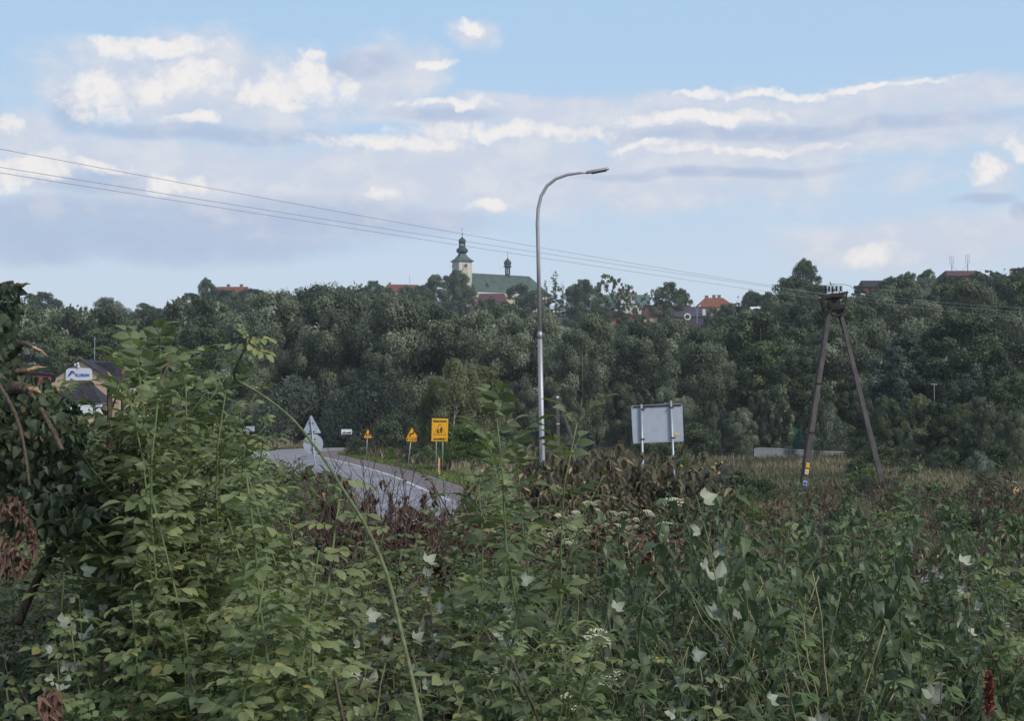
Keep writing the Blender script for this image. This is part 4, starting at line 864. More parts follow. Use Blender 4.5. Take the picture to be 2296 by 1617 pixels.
wire(-120, 355, 36, 1862, 662, 79.7, 'middle one of the three thin wires crossing the sky to the pylon', .10)
wire(-120, 368, 37, 1842, 672, 79.5, 'lowest of the three thin wires crossing the sky to the pylon', .06)
wire(1897, 657, 80.2, 2420, 696, 96, 'topmost wire leaving the pylon to the right before the wooded hill', .15)
wire(1893, 662, 80.4, 2420, 706, 97, 'middle wire leaving the pylon to the right before the wooded hill', .15)
wire(1880, 668, 80, 2420, 722, 95, 'lowest wire leaving the pylon to the right before the wooded hill', .15)
for x0_, y0_, x1_, y1_ in ((1904, 663, 1912, 664.2), (1879, 672.5, 1887, 673.4), (1930, 659, 1939, 660.5), (1835, 667, 1847, 669)):
    a, b = at(x0_, y0_, 79.8), at(x1_, y1_, 79.8); part('wire_clamp', MB().tube([Vector(a) - O, Vector(b) - O], .035, 5), 'white' if x0_ > 1850 else 'metal', py)

# small concrete pole with a leaning stay, behind the lamp
c = at(1252, 960, 105); t = thing('concrete_pole', (c.x, 105, h1(c.x, 105)), 'short grey concrete pole with a slanting strut right behind the lamp post', 'pole'); O = t.location
def l2(x, y): return loc_(x, y, 105, O)
a = l2(1250.5, 893); part('post', MB().bar((a.x + .1, 0, -.2), a, .26, .24, .18, .18), 'conc', t)
a = l2(1255, 901); b = l2(1293, 1010); k = (b - a) / (a.z - b.z); b = a + k * (a.z + .1); part('strut', MB().bar(b, a, .24, .2, .18, .16), 'conc', t)
for y in (913, 932, 951): part('band', MB().box(l2(1251, y), (.27, .26, .05)), 'white', t)
part('cap', MB().box(l2(1250.5, 891), (.16, .16, .16)), 'white', t)
b0 = at(2095, 895, 130); t = thing('thin_pole', (b0.x, 130, h1(b0.x, 130)), 'thin pale pole with small crossbar among the trees right of the pylon', 'pole'); h = at(2095, 860, 130).z - t.location.z
part('post', MB().tube([(0, 0, -.2), (0, 0, h)], .03, 6), 'metal', t); part('crossbar', MB().bar((-.25, 0, h - .05), (.3, 0, h - .1), .07, .07), 'metal', t)
b0 = at(212, 810, 190); t = thing('thin_pole', (b0.x, 190, h1(b0.x, 190)), 'thin pale mast rising behind the dark roof of the beige hall', 'pole'); h = at(210, 755, 190).z - t.location.z
part('post', MB().tube([(0, 0, -.2), (0, 0, h)], .05, 6), 'metal', t); part('crossbar', MB().bar((-.2, 0, h - .3), (.2, 0, h - .3), .04, .04), 'metal', t)

# pale railing in front of the wood
fpts = [(1692, 1006.5, 1025), (1712, 1005.8, 1028), (1738, 1006.5, 1030), (1765, 1008, 1030), (1800, 1010, 1030), (1840, 1012.5, 1030), (1892, 1014, 1029)]
f0 = at(1692, 1025, 150); rl = thing('railing', (f0.x, 150, 0), 'pale grey railing with many narrow bays before the dark wood', 'railing'); O = rl.location
n = 22; tp = []
for i in range(n):
    x = 1692 + 200 * (i / (n - 1)) ** .95; y0_ = np.interp(x, [p[0] for p in fpts], [p[1] for p in fpts]); y1_ = np.interp(x, [p[0] for p in fpts], [p[2] for p in fpts])
    d = 148 + 10 * (i / (n - 1)); a, b = at(x, y1_, d), at(x, y0_, d); b = Vector((a.x, a.y, b.z)); tp.append((a - O, b - O))
for a, b in tp: part('post', MB().bar(a - Vector((0, 0, .5)), b, .06, .06), 'metal', rl)
for i in range(n - 1):
    (a, b), (c, e) = tp[i], tp[i + 1]
    part('infill_panel', MB().bar((a + b) / 2 + Vector((0, .05, 0)), (c + e) / 2 + Vector((0, .05, 0)), .02, b.z - a.z - .12, up=Vector((0, .999, .01)).cross(Vector((1, 0, 0)))), 'infill', rl)
part('top_rail', MB().tube([b for a, b in tp], .045, 5), 'metal', rl); part('bottom_rail', MB().tube([a + Vector((0, 0, .08)) for a, b in tp], .03, 4), 'metal', rl)
for (xa, xb, yt, yb, d, lab) in ((1598, 1640, 1008, 1026, 152, 'short piece of pale railing half hidden behind bushes right of the board'), (2010, 2075, 1011, 1022, 150, 'short piece of pale railing behind shrubs right of the pylon')):
    a = at(xa, yb, d); t = thing('railing', (a.x, d, 0), lab, 'railing'); b = at(xb, yt, d); m_ = 7; w_ = b.x - a.x
    for i in range(m_): part('post', MB().bar((w_ * i / (m_ - 1), 0, a.z - .5), (w_ * i / (m_ - 1), 0, b.z), .06, .06), 'metal', t)
    for i in range(m_ - 1): part('infill_panel', MB().box((w_ * (i + .5) / (m_ - 1), .05, (a.z + b.z) / 2), (w_ / (m_ - 1) - .08, .03, b.z - a.z - .15)), 'infill', t)
    part('top_rail', MB().bar((0, 0, b.z), (w_, 0, b.z), .08, .06), 'metal', t)
a = at(1778, 1008, 168); b = at(1848, 962, 168); t = thing('court_fence', (a.x, 168, h1(a.x, 168)), 'green netting fence showing between the trunks behind the pylon', 'fence')
w_ = b.x - a.x; hz = b.z - t.location.z
for i in range(6): part('post', MB().tube([(w_ * i / 5, -.06, 0), (w_ * i / 5, -.06, hz)], .05, 5), 'dark_metal', t)
for i in range(5): part('net_panel', MB().box((w_ * (i + .5) / 5, 0, hz / 2), (w_ / 5 - .02, .02, hz)), 'court', t)

# fallen log and cut wood
def log(p0, p1, r0, r1, label, m='bark', name='fallen_log', grp=None, end=True):
    p0, p1 = Vector(p0), Vector(p1); t = thing(name, p0, label, 'log', grp); q = p1 - p0
    k = [Vector((0, 0, 0)), q * .3 + Vector((0, 0, r0 * .12)), q * .65, q]
    part('trunk', MB().tube(k, [r0, r0 * .95, (r0 + r1) / 2, r1], 12), m, t, True)
    u = q.normalized()
    if end:
        part('cut_end', MB().tube([q + u * .002, q + u * .008], r1 * .93, 12), 'cut_wood', t); part('cut_end', MB().tube([-u * .002, -u * .008], r0 * .93, 12), 'cut_wood', t)
    return t
t = log(at(2206, 1085, 78), at(2278, 1101, 76), .26, .22, 'thick fallen grey trunk lying at the right edge of the clearing')
part('branch', MB().tube([(1.2, 0, .1), (1.7, -.1, .05), (2.1, -.1, -.4)], [.08, .06, .02], 6), 'bark_pale', t); part('branch', MB().tube([(1.1, 0, .2), (1.9, 0, .05), (2.4, 0, .0)], [.05, .04, .02], 6), 'bark_pale', t)
for i, (x, y, r, dx, lab) in enumerate(((1528, 1045, .055, .5, 'left-hand cut branch with pale sawn end beside the board post'), (1553, 1046, .10, .6, 'thickest of the cut branches by the board post, ring shaped sawn end'), (1574, 1049, .045, .5, 'cut branch with small pale end right of the thickest one'), (1605, 1040, .045, .6, 'highest cut branch of the heap right of the board post'), (1619, 1037, .05, .7, 'rightmost cut branch tip of the heap by the board post'), (1612, 1061, .07, .5, 'lowest cut branch of the heap right of the board post'), (1598, 1052, .04, .4, 'thin dark cut branch in the middle of the heap'))):
    p1 = at(x, y, 84); p0 = Vector((p1.x + dx * (1 if i % 2 else -1) * 1.6, 86.6, .12)); log(p0, p1, r * 1.5, r * 1.4, lab, 'bark', 'cut_branch', 'cut branches by the board post')
# ------------------------------------------------------------------ foreground plants
def leaflet(L=.08, W=.04, fold=.25, curl=.25, n=4, peak=.42, tip=1.0):
    """one leaf blade: midrib along +Y, folded along it and curling down at the tip"""
    mid = []; lf = []; rt = []
    for i in range(n + 1):
        t = i / n; z = -curl * L * t * t; y = L * t * (1 - .12 * curl * t)
        w = W / 2 * math.sin(math.pi * min(1, (t / peak * .5) if t < peak else .5 + .5 * (t - peak) / (1 - peak))) ** (.75 if t < peak else 1.1 * tip)
        mid.append((0, y, z)); lf.append((-w, y, z + fold * w)); rt.append((w, y, z + fold * w))
    V = mid + lf[1:-1] + rt[1:-1]; m = n + 1; a = m; b = m + n - 1; Fc = []
    Fc += [(0, a, 1) if False else (0, 1, a), (0, b, 1)]
    for i in range(n - 2): Fc += [(i + 1, i + 2, a + i + 1, a + i), (i + 1, b + i, b + i + 1, i + 2)]
    Fc += [(n - 1, n, a + n - 2), (n - 1, b + n - 2, n)]
    return V, Fc
def leaf_mesh(name, m, items, rachis=None, tints=None, rr=.0012):
    """compound leaf: items are (matrix, leaflet kwargs)"""
    mb = MB(); tint = []; rg = random.Random(len(items) * 7 + len(name))
    for mt, kw in items:
        V, Fc = leaflet(**kw); mb.add([mt @ Vector(v) for v in V], Fc); tv = rg.uniform(.25, .8); tint += [tv] * len(V)
    if rachis: n0 = len(mb.v); mb.tube(rachis, rr, 3, False); tint += [.9] * (len(mb.v) - n0)
    me = mb.mesh(name, m); a = me.attributes.new('tint', 'FLOAT', 'POINT'); a.data.foreach_set('value', tint); return me
def T(x=0, y=0, z=0, rz=0, rx=0, ry=0): return Matrix.Translation((x, y, z)) @ Euler((rx, ry, rz)).to_matrix().to_4x4()
def pinnate(name, m, pairs, L, W, stem, gap, seed, droop=.2, **kw):
    rg = random.Random(seed); it = []; ra = [Vector((0, 0, 0))]
    for i in range(pairs):
        y = stem + gap * i; z = -droop * y * y / (stem + gap * pairs); ra.append(Vector((0, y, z)))
        for s in (-1, 1): it.append((T(s * .002, y, z, rz=-s * (1.15 - .12 * i + rg.uniform(-.15, .15)), rx=rg.uniform(-.35, .1), ry=rg.uniform(-.4, .4)), dict(L=L * (.8 + .1 * i + rg.uniform(-.08, .08)), W=W * rg.uniform(.9, 1.1), **kw)))
    y = stem + gap * (pairs - .15); z = -droop * y * y / (stem + gap * pairs); ra.append(Vector((0, y, z)))
    it.append((T(0, y, z, rx=rg.uniform(-.5, -.1)), dict(L=L * 1.1, W=W * 1.05, **kw)))
    return leaf_mesh(name, m, it, ra)
def palmate(name, m, n, L, W, stem, seed, **kw):
    rg = random.Random(seed); it = []; angs = {3: (-1.2, 0, 1.2), 5: (-1.75, -.85, 0, .85, 1.75)}[n]
    for a in angs: it.append((T(0, stem, 0, rz=-a + rg.uniform(-.1, .1), rx=rg.uniform(-.3, .1), ry=rg.uniform(-.3, .3)), dict(n=6, L=L * (1.1 if a == 0 else .85 + rg.uniform(-.05, .05)), W=W * (1.1 if a == 0 else .9), **kw)))
    return leaf_mesh(name, m, it, [Vector((0, 0, 0)), Vector((0, stem * .5, .004)), Vector((0, stem, 0))])
LF = {
 'elder': [pinnate('leaf', LM['elder'], 2 + i % 2, .088, .046, .04, .05, i, fold=.35, curl=.3) for i in range(3)],
 'rose': [pinnate('leaf', LM['rose'], 3, .062, .040, .03, .036, 10 + i, droop=.1, fold=.2, curl=.25, peak=.48, tip=.7) for i in range(3)],
 'rasp': [palmate('leaf', LM['rasp'], (5, 3, 3)[i], .064, .043, .042, 20 + i, fold=.16, curl=.35, peak=.36) for i in range(3)],
 'nettle': [leaf_mesh('leaf', LM['nettle'], [(T(rx=-.2 * i), dict(L=.095, W=.050, fold=.3, curl=.35 + .2 * i, peak=.3))]) for i in range(3)],
 'weed': [leaf_mesh('leaf', LM['weed'], [(T(), dict(L=.085, W=.036, fold=.3, curl=.2 + .3 * i))]) for i in range(2)],
 'grassy': [leaf_mesh('leaf', LM['weed'], [(T(), dict(L=.30, W=.012, fold=.3, curl=.5 + .4 * i))]) for i in range(2)],
 'dry': [leaf_mesh('leaf', LM['dry'], [(T(), dict(L=.065, W=.034, fold=.9, curl=.9)), (T(rz=.9), dict(L=.05, W=.03, fold=1.2, curl=.6))]) for i in range(2)],
 'drygrn': [leaf_mesh('leaf', LM['drygrn'], [(T(), dict(L=.080, W=.042, fold=.8, curl=.8)), (T(rz=1.0), dict(L=.065, W=.036, fold=.9, curl=.5))]) for i in range(2)],
 'linden': [leaf_mesh('leaf', LM['linden'], [(T(rx=-.2 * i), dict(L=.085, W=.066, fold=.5, curl=.5, peak=.28))]) for i in range(3)],
}
def umbel_mesh(name, r, seed, m='petal'):
    rg = random.Random(seed); mb = MB()
    for k in range(34):
        a = k * 2.4; q = r * math.sqrt((k + .5) / 34); x, y = q * math.cos(a), q * math.sin(a); z = -q * q / r * .35 + rg.uniform(-.002, .002); s = r * .13
        mb.add([(x + s * math.cos(j * math.tau / 6), y + s * math.sin(j * math.tau / 6), z + (.004 if j % 2 else 0)) for j in range(6)] + [(x, y, z + s * .7)], [(j, (j + 1) % 6, 6) for j in range(6)])
    n1 = len(mb.v)
    for k in range(7): a = k * .9; mb.tube([(0, 0, -r * .9), (r * .6 * math.cos(a), r * .6 * math.sin(a), -r * .25)], .0012, 3, False)
    me = mb.mesh(name, LM[m]); at_ = me.attributes.new('tint', 'FLOAT', 'POINT'); at_.data.foreach_set('value', [rg.uniform(.3, .9) for _ in range(len(me.vertices))]); return me
UM = [umbel_mesh('flower_head', .045, 1), umbel_mesh('flower_head', .06, 2)]

def new_root(name):
    o = bpy.data.objects.new(name, None); COL.objects.link(o); KIDS[o.name] = []; return o
def kid(root, name, me, mt=None):
    o = bpy.data.objects.new(name, me); COL.objects.link(o); o.parent = root
    if mt is not None: o.matrix_local = mt
    KIDS[root.name].append(o); return o
def orient(p, d, up=(0, 0, 1), s=1.0, roll=0.):
    """matrix that lays a leaf (its +Y) along d at p, upper face towards up"""
    y = Vector(d).normalized(); z = Vector(up); z = (z - y * z.dot(y)); z = z.normalized() if z.length > 1e-4 else Vector((1, 0, 0)); x = y.cross(z)
    m = Matrix((x, y, z)).transposed().to_4x4() @ Matrix.Rotation(roll, 4, 'Y')
    return Matrix.Translation(p) @ m @ Matrix.Scale(s, 4)

def stalk(h, lean, rg, n=8, wig=.03):
    a = rg.uniform(0, math.tau); pts = [Vector((0, 0, -.05))]; x = y = 0
    for i in range(1, n + 1):
        t = i / n; x += rg.uniform(-wig, wig) * h; y += rg.uniform(-wig, wig) * h
        pts.append(Vector((x + lean * h * t * t * math.cos(a), y + lean * h * t * t * math.sin(a), h * t)))
    return pts
def along(pts, t):
    f = t * (len(pts) - 1); i = min(int(f), len(pts) - 2); return pts[i].lerp(pts[i + 1], f - i), (pts[i + 1] - pts[i]).normalized()
PL = {}
def make(kind, name, seed, h=1.0):
    rg = random.Random(seed); r = new_root(name)
    if kind == 'nettle':
        p = stalk(h, .12, rg); kid(r, 'stem', MB().tube(p, [.006 - .0006 * i for i in range(9)], 5).mesh('stem', MT['stem_dark'], True))
        nn_ = int(11 * h)
        for i in range(nn_):
            t = .28 + .70 * i / (nn_ - 1); q, d = along(p, t); a = i * math.pi / 2 + rg.uniform(-.3, .3); s = (1.15 - .65 * t ** 3) * rg.uniform(.85, 1.15)
            for k in (0, math.pi): dd = Vector((math.cos(a + k), math.sin(a + k), rg.uniform(-.5, .25) + (.5 if t > .9 else 0))); kid(r, 'leaf', LF['nettle'][rg.randrange(3)], orient(q, dd, s=s, roll=rg.uniform(-.4, .4)))
    elif kind == 'weed':
        p = stalk(h, .2, rg); kid(r, 'stem', MB().tube(p, [.0045 - .0004 * i for i in range(9)], 5).mesh('stem', MT['stem'], True))
        for i in range(26):
            t = .2 + .79 * i / 25; q, d = along(p, t); a = i * 2.4; dd = Vector((math.cos(a), math.sin(a), rg.uniform(.0, .9))); kid(r, 'leaf', LF['weed'][rg.randrange(2)], orient(q, dd, s=(1.15 - .5 * t) * rg.uniform(.8, 1.2)))
    elif kind == 'elder':
        p = stalk(h, .1, rg, wig=.05); kid(r, 'stem', MB().tube(p, [.012 - .0009 * i for i in range(9)], 6).mesh('stem', MT['bark'], True))
        br = [(p, .35 if h < 1.2 else .5)]
        nb = int(4 + (h - 1) * 4)
        for k in range(nb):
            q, d = along(p, .22 + .62 * k / nb); a = k * 2.3 + rg.uniform(-.4, .4); L = min(h, 1.5) * rg.uniform(.30, .5); b = [q]; dr = Vector((math.cos(a), math.sin(a), .7)).normalized()
            for j in range(5): dr = (dr + Vector((rg.uniform(-.12, .12), rg.uniform(-.12, .12), .14))).normalized(); b.append(b[-1] + dr * L / 5)
            kid(r, 'branch', MB().tube(b, [.007 - .0008 * i for i in range(6)], 5).mesh('branch', MT['stem'], True)); br.append((b, .25))
        for b, t0 in br:
            n_ = 5 if h < 1.2 or b is not p else 8
            for i in range(n_):
                t = t0 + (1 - t0) * i / (n_ - 1) * .99; q, d = along(b, t); a = i * math.pi / 2 + rg.uniform(-.4, .4)
                for k in (0, math.pi): dd = Vector((math.cos(a + k), math.sin(a + k), rg.uniform(.1, .7) + (.5 if i == n_ - 1 else 0))); kid(r, 'leaf', LF['elder'][rg.randrange(3)], orient(q, dd, s=rg.uniform(.7, 1.05) * (1 if i < n_ - 1 else .7), roll=rg.uniform(-.4, .4)))
    elif kind == 'shoot':
        p = stalk(h, .10, rg, wig=.02); kid(r, 'stem', MB().tube(p, [.007 - .0005 * i for i in range(9)], 6).mesh('stem', MT['stem'], True))
        n_ = 11
        for i in range(n_):
            t = .30 + .69 * i / (n_ - 1); q, d = along(p, t); a = i * math.pi / 2 + rg.uniform(-.3, .3)
            for k in (0, math.pi): dd = Vector((math.cos(a + k), math.sin(a + k), rg.uniform(.3, .9) + (.9 if i > n_ - 3 else 0))); kid(r, 'leaf', LF['elder'][rg.randrange(3)], orient(q, dd, s=rg.uniform(.8, 1.2) * (1.15 - .35 * t), roll=rg.uniform(-.4, .4)))
    elif kind == 'rose':
        p = stalk(h, .14, rg, wig=.02); kid(r, 'stem', MB().tube(p, [.0085 - .0006 * i for i in range(9)], 6).mesh('stem', MT['stem'], True))
        nn_ = int(20 * h)
        for i in range(nn_):
            t = .22 + .77 * i / (nn_ - 1); q, d = along(p, t); a = i * 2.4 + rg.uniform(-.3, .3); dd = Vector((math.cos(a), math.sin(a), rg.uniform(-.05, .6))); kid(r, 'leaf', LF['rose'][rg.randrange(3)], orient(q, dd, s=(1.25 - .4 * t) * rg.uniform(.8, 1.2), roll=rg.uniform(-.4, .4)))
    elif kind in ('rasp', 'raspw'):
        p = stalk(h, .42, rg, wig=.03); kid(r, 'stem', MB().tube(p, [.006 - .0005 * i for i in range(9)], 5).mesh('stem', MT['stem_red'] if seed % 2 else MT['stem'], True))
        for i in range(17):
            t = .3 + .69 * i / 16; q, d = along(p, t); a = i * 2.4 + rg.uniform(-.3, .3); dd = Vector((math.cos(a), math.sin(a), rg.uniform(-.1, .7)))
            up = (0, 0, 1) if rg.random() < (.95 if kind == 'rasp' else .9 if t < .72 else .12) else (rg.uniform(-.5, .5), 1.0, rg.uniform(-.5, .1))      # turned over by the wind
            kid(r, 'leaf', LF['rasp'][rg.randrange(3)], orient(q, dd, up, s=rg.uniform(.55, 1.1), roll=rg.uniform(-.4, .4)))
    elif kind in ('dry', 'drygrn'):
        for k in range(9 if kind == 'dry' else 14):
            a = rg.uniform(0, math.tau); b = [Vector((rg.uniform(-.1, .1), rg.uniform(-.1, .1), -.05))]; dr = Vector((math.cos(a) * .8, math.sin(a) * .8, rg.uniform(.4, 1.4) if kind == 'dry' else rg.uniform(.8, 2.6))).normalized(); L = h * rg.uniform(.6, 1.15)
            for j in range(8): dr = (dr + Vector((rg.uniform(-.25, .25), rg.uniform(-.25, .25), rg.uniform(-.2, .16)))).normalized(); b.append(b[-1] + dr * L / 8)
            mb = MB().tube(b, [.009 - .0009 * i for i in range(9)], 5)
            for j in range(5):
                q, d = along(b, .3 + .13 * j); e = (d + Vector((rg.uniform(-1, 1), rg.uniform(-1, 1), rg.uniform(-.5, .9)))).normalized(); tw = [q, q + e * .12 * h, q + e * .25 * h + Vector((0, 0, -.03))]; mb.tube(tw, [.004, .003, .0015], 4)
                for u in range(3 if kind == 'dry' else 4): kid(r, 'leaf', LF[kind][rg.randrange(2)], orient(tw[0].lerp(tw[2], rg.random()), Vector((rg.uniform(-.7, .7), rg.uniform(-.7, .7), rg.uniform(-1.6, -.2))), s=rg.uniform(.6, 1.3)))
            kid(r, 'branch', mb.mesh('branch', MT['twig'], True))
    elif kind == 'umbel':
        p = stalk(h, .1, rg); kid(r, 'stem', MB().tube(p, [.005 - .0004 * i for i in range(9)], 5).mesh('stem', MT['stem'], True))
        for k in range(5):
            q, d = along(p, .6 + .08 * k); a = k * 2.4; e = Vector((math.cos(a) * .5, math.sin(a) * .5, 1)).normalized(); t = q + e * h * .18 if k < 4 else p[-1]
            kid(r, 'branch', MB().tube([q, t], .002, 4).mesh('branch', MT['stem'])); kid(r, 'flower_head', UM[k % 2], Matrix.Translation(t + Vector((0, 0, .03))) @ Euler((rg.uniform(-.5, .5), rg.uniform(-.5, .5), 0)).to_matrix().to_4x4())
        for i in range(8): q, d = along(p, .15 + .08 * i); a = i * 2.4; kid(r, 'leaf', LF['weed'][0], orient(q, Vector((math.cos(a), math.sin(a), .5)), s=1.1))
    elif kind == 'straw':
        for k in range(9):
            p = stalk(h * rg.uniform(.6, 1.1), rg.uniform(.05, .6), rg, wig=.006); p = [v + Vector((rg.uniform(-.08, .08), 0, 0)) * 1 for v in p]; kid(r, 'stalk', MB().tube(p, .0022, 4).mesh('stalk', MT['straw'] if k % 3 else MT['stem'], True))
        for i in range(10): a = rg.uniform(0, 6.28); kid(r, 'leaf', LF['grassy'][i % 2], orient(Vector((0, 0, rg.uniform(0, .3) * h)), Vector((math.cos(a), math.sin(a), 1.2)), s=rg.uniform(.8, 1.6)))
    elif kind == 'bare':
        for k in range(2):
            p = stalk(h, .25, rg, wig=.05); mb = MB().tube(p, [.007 - .0006 * i for i in range(9)], 5)
            for j in range(6): q, d = along(p, .3 + .11 * j); e = Vector((rg.uniform(-1, 1), rg.uniform(-1, 1), .8)).normalized(); mb.tube([q, q + e * .1, q + e * .2 + Vector((0, 0, .03))], [.003, .002, .001], 4)
            kid(r, 'stem', mb.mesh('stem', MT['twig'], True))
    return r
PLN = {'nettle': ('nettle', 'nettle'), 'weed': ('leafy_weed', 'weed'), 'elder': ('elder_shoot', 'elder shoot'), 'shoot': ('elder_shoot', 'elder shoot'), 'rose': ('wild_rose', 'rose shoot'), 'rasp': ('raspberry_cane', 'raspberry cane'), 'raspw': ('raspberry_cane', 'raspberry cane'), 'dry': ('withered_bush', 'dry bush'), 'drygrn': ('wilting_bush', 'wilting bush'), 'umbel': ('white_umbel', 'flower'), 'straw': ('straw_tuft', 'grass tuft'), 'bare': ('bare_twig', 'twig')}
TALL = {'shoot': ((11, 1.8), (12, 1.8)), 'elder': ((1, 1.6), (2, 2.2), (3, 2.2)), 'rose': ((4, 1.6), (5, 1.6)), 'nettle': ((6, 1.5), (7, 1.5)), 'bare': ((8, 1.8),), 'raspw': ((9, 1.4), (10, 1.4))}
for kd, seeds in (('nettle', (1, 2, 3)), ('weed', (4, 5, 6)), ('elder', (7, 8, 9)), ('rose', (10, 11, 12)), ('shoot', (27, 28, 29)), ('rasp', (13, 14)), ('raspw', (15, 16, 18)), ('dry', (17, 18)), ('drygrn', (19, 20)), ('umbel', (21, 22)), ('straw', (23, 24)), ('bare', (25, 26))):
    PL[kd] = [[make(kd, PLN[kd][0], s), False, 1.0] for s in seeds] + [[make(kd, PLN[kd][0], s + 50, hh), False, hh] for s, hh in TALL.get(kd, ())]
PLANTS = []
def plant(kd, x, y, z, s, rot=None, tilt=(0, 0), var=None):
    if kd == 'raspw' and rot is None: rot = R.uniform(-.6, .6)
    if kd == 'raspw': s *= .92
    hs = min({q[2] for q in PL[kd]}, key=lambda v: abs(math.log(v / s))); cand = [q for q in PL[kd] if q[2] == hs]
    e = cand[(R.randrange(len(cand)) if var is None else var) % len(cand)]; s0 = s; s = s / hs
    if s < .72: z -= (.72 - s) * hs; s = .72
    r = e[0] if not e[1] else dup(e[0]); e[1] = True
    r.location = (x, y, z); r.rotation_euler = (tilt[0], tilt[1], R.uniform(0, math.tau) if rot is None else rot); r.scale = (s, s, s)
    PLANTS.append((kd, r, s * hs)); return r
def plant_at(kd, px, top, d, smin=.35, smax=2.6, **kw):
    """stand a plant so that its top shows at px, top when it grows at distance d"""
    p = at(px, top, d); g_ = h1(p.x, d); s = p.z - g_
    z = g_
    if s > smax: z = p.z - smax; s = smax
    s = max(s, smin); return plant(kd, p.x, d, z, s, **kw)

# height of the plant cover above the ground
def canopy(x, y):
    a = x / np.maximum(y, .5)
    c = .66 + .18 * np.sin(x * 1.7 + y * .9) * np.sin(y * 1.3 - x * .6) + .10 * np.sin(x * 4.1 + 1.7) * np.sin(y * 3.7)
    c = c + .50 * S(.10, .36, -a) * S(5, 9, y) + .18 * S(.05, .2, a) * S(5, 8, y) * (1 - S(12, 15, y))
    return c
def ground_z(x, y): return H(x, y)

# undergrowth: a thick layer of leaves nobody could count
def undergrowth(n, y0, y1, seed, ll=(.045, .09), name='undergrowth', m='mix', zs=(.2, 1.0), amin=-.45, amax=.45, hmul=1.0, keep=None, tint0=0.):
    rs = np.random.RandomState(seed); y = y0 * (y1 / y0) ** rs.rand(n); a = amin + (amax - amin) * rs.rand(n); x = a * y + rs.randn(n) * .2
    if keep is not None: k = keep(x, y, rs); x, y, a = x[k], y[k], a[k]; n = len(x)
    u = 1 - (1 - zs[0]) * rs.rand(n) ** 1.3; cz = canopy(x, y) * hmul * u; z = ground_z(x, y) + cz
    P = np.stack([x, y, z], 1); D = unit(np.stack([rs.randn(n), rs.randn(n) - .35, rs.randn(n) * .6 - .15], 1))
    N = unit(np.stack([rs.randn(n) * .6, rs.randn(n) * .6 - .35, 1.0 + 0 * x], 1)); N = unit(N - D * (N * D).sum(1, keepdims=True)); Sd = np.cross(D, N)
    L = (ll[0] + (ll[1] - ll[0]) * rs.rand(n) ** 1.6)[:, None]; W = L * (.42 + .25 * rs.rand(n)[:, None])
    a_ = P; t_ = P + D * L - N * L * .15; m1 = P + D * L * .45 + N * L * .02
    l1 = P + D * L * .38 + Sd * W * .5 + N * W * .2; l2 = P + D * L * .72 + Sd * W * .30; r1 = P + D * L * .38 - Sd * W * .5 + N * W * .2; r2 = P + D * L * .72 - Sd * W * .30
    V = np.stack([a_, l1, l2, t_, r2, r1, m1], 1).reshape(-1, 3); b = np.arange(n)[:, None] * 7
    Q = np.concatenate([b + np.array([[0, 6, 2, 1]]), b + np.array([[6, 3, 3, 2]])[:, [0, 1, 3, 3]][:, :4] * 0 + b * 0 + np.array([[0, 5, 4, 6]]), ], 0)
    Tr = np.concatenate([b + np.array([[0, 1, 6]]), b + np.array([[1, 2, 6]]), b + np.array([[2, 3, 6]]), b + np.array([[6, 3, 4]]), b + np.array([[6, 4, 5]]), b + np.array([[6, 5, 0]])], 0)
    Tr = Tr[:, ::-1].copy()
    patch = .25 * np.sin(x * 1.1 + 2 * np.sin(y * .8)) * np.sin(y * .9 + x * .3)
    tint = np.clip(.36 + patch + .30 * rs.randn(n) + tint0, 0, 1)
    tint = np.where(rs.rand(n) < .025, .97, np.minimum(tint, .88))
    o = link(name, arr_mesh(name, V, Tr, LM[m], np.repeat(tint, 7)), kind='stuff'); o['label'] = {'undergrowth': 'dense low green undergrowth of mixed leaves'}.get(name, name.replace('_', ' ')); return o
undergrowth(52000, 4.2, 24, 5, hmul=.50, keep=lambda x, y, rs: (x / y < .02) | (y < 19) )
undergrowth(20000, 4.2, 11, 6, ll=(.03, .055), name='small_leaf_undergrowth', zs=(.3, 1.06), hmul=.55, tint0=.05)
lb = undergrowth(22000, 22, 118, 8, ll=(.14, .34), name='roadside_scrub', amin=-.42, amax=-.12, hmul=.95, tint0=.12, keep=lambda x, y, rs: (road_dist(x, y)[0] > 6.5) & (road_dist(x, y)[1] > 0))

def blades(n, fy, fx, keep, hgt, wdt, m, name, seed, lean=.35, tfun=None, label=None):
    rs = np.random.RandomState(seed); y = fy(rs.rand(n)); x = fx(rs.rand(n), y); k = keep(x, y, rs); x, y = x[k], y[k]; n = len(x); z = H(x, y) - .02
    a = rs.rand(n) * math.tau; h = hgt[0] + (hgt[1] - hgt[0]) * rs.rand(n) ** 1.4; w_ = wdt * (.6 + .8 * rs.rand(n)) * np.maximum(1, y / 45)
    b = np.stack([np.cos(a), np.sin(a), 0 * a], 1) * w_[:, None] / 2; P = np.stack([x, y, z], 1)
    ln = np.stack([np.cos(a + 1.4 + rs.randn(n)) * lean, np.sin(a + 1.4) * lean, 1 + 0 * a], 1) * h[:, None]
    V = np.stack([P - b, P + b, P + ln], 1).reshape(-1, 3); Q = np.arange(n * 3).reshape(-1, 3)
    tint = np.clip(.45 + .22 * rs.randn(n) + (tfun(x, y) if tfun else 0), 0, 1)
    o = link(name, arr_mesh(name, V, Q, LM[m], np.repeat(tint, 3)), kind='stuff'); o['label'] = label or 'tall meadow grass'; return o
inv = lambda a, b: (lambda u: 1 / (1 / b + (1 / a - 1 / b) * u))
def mixy(a, b): return lambda u: a * (b / a) ** u
pt = lambda x, y: .30 * np.sin(x * .33 + 1.5 * np.sin(y * .21)) * np.sin(y * .17 + .5)
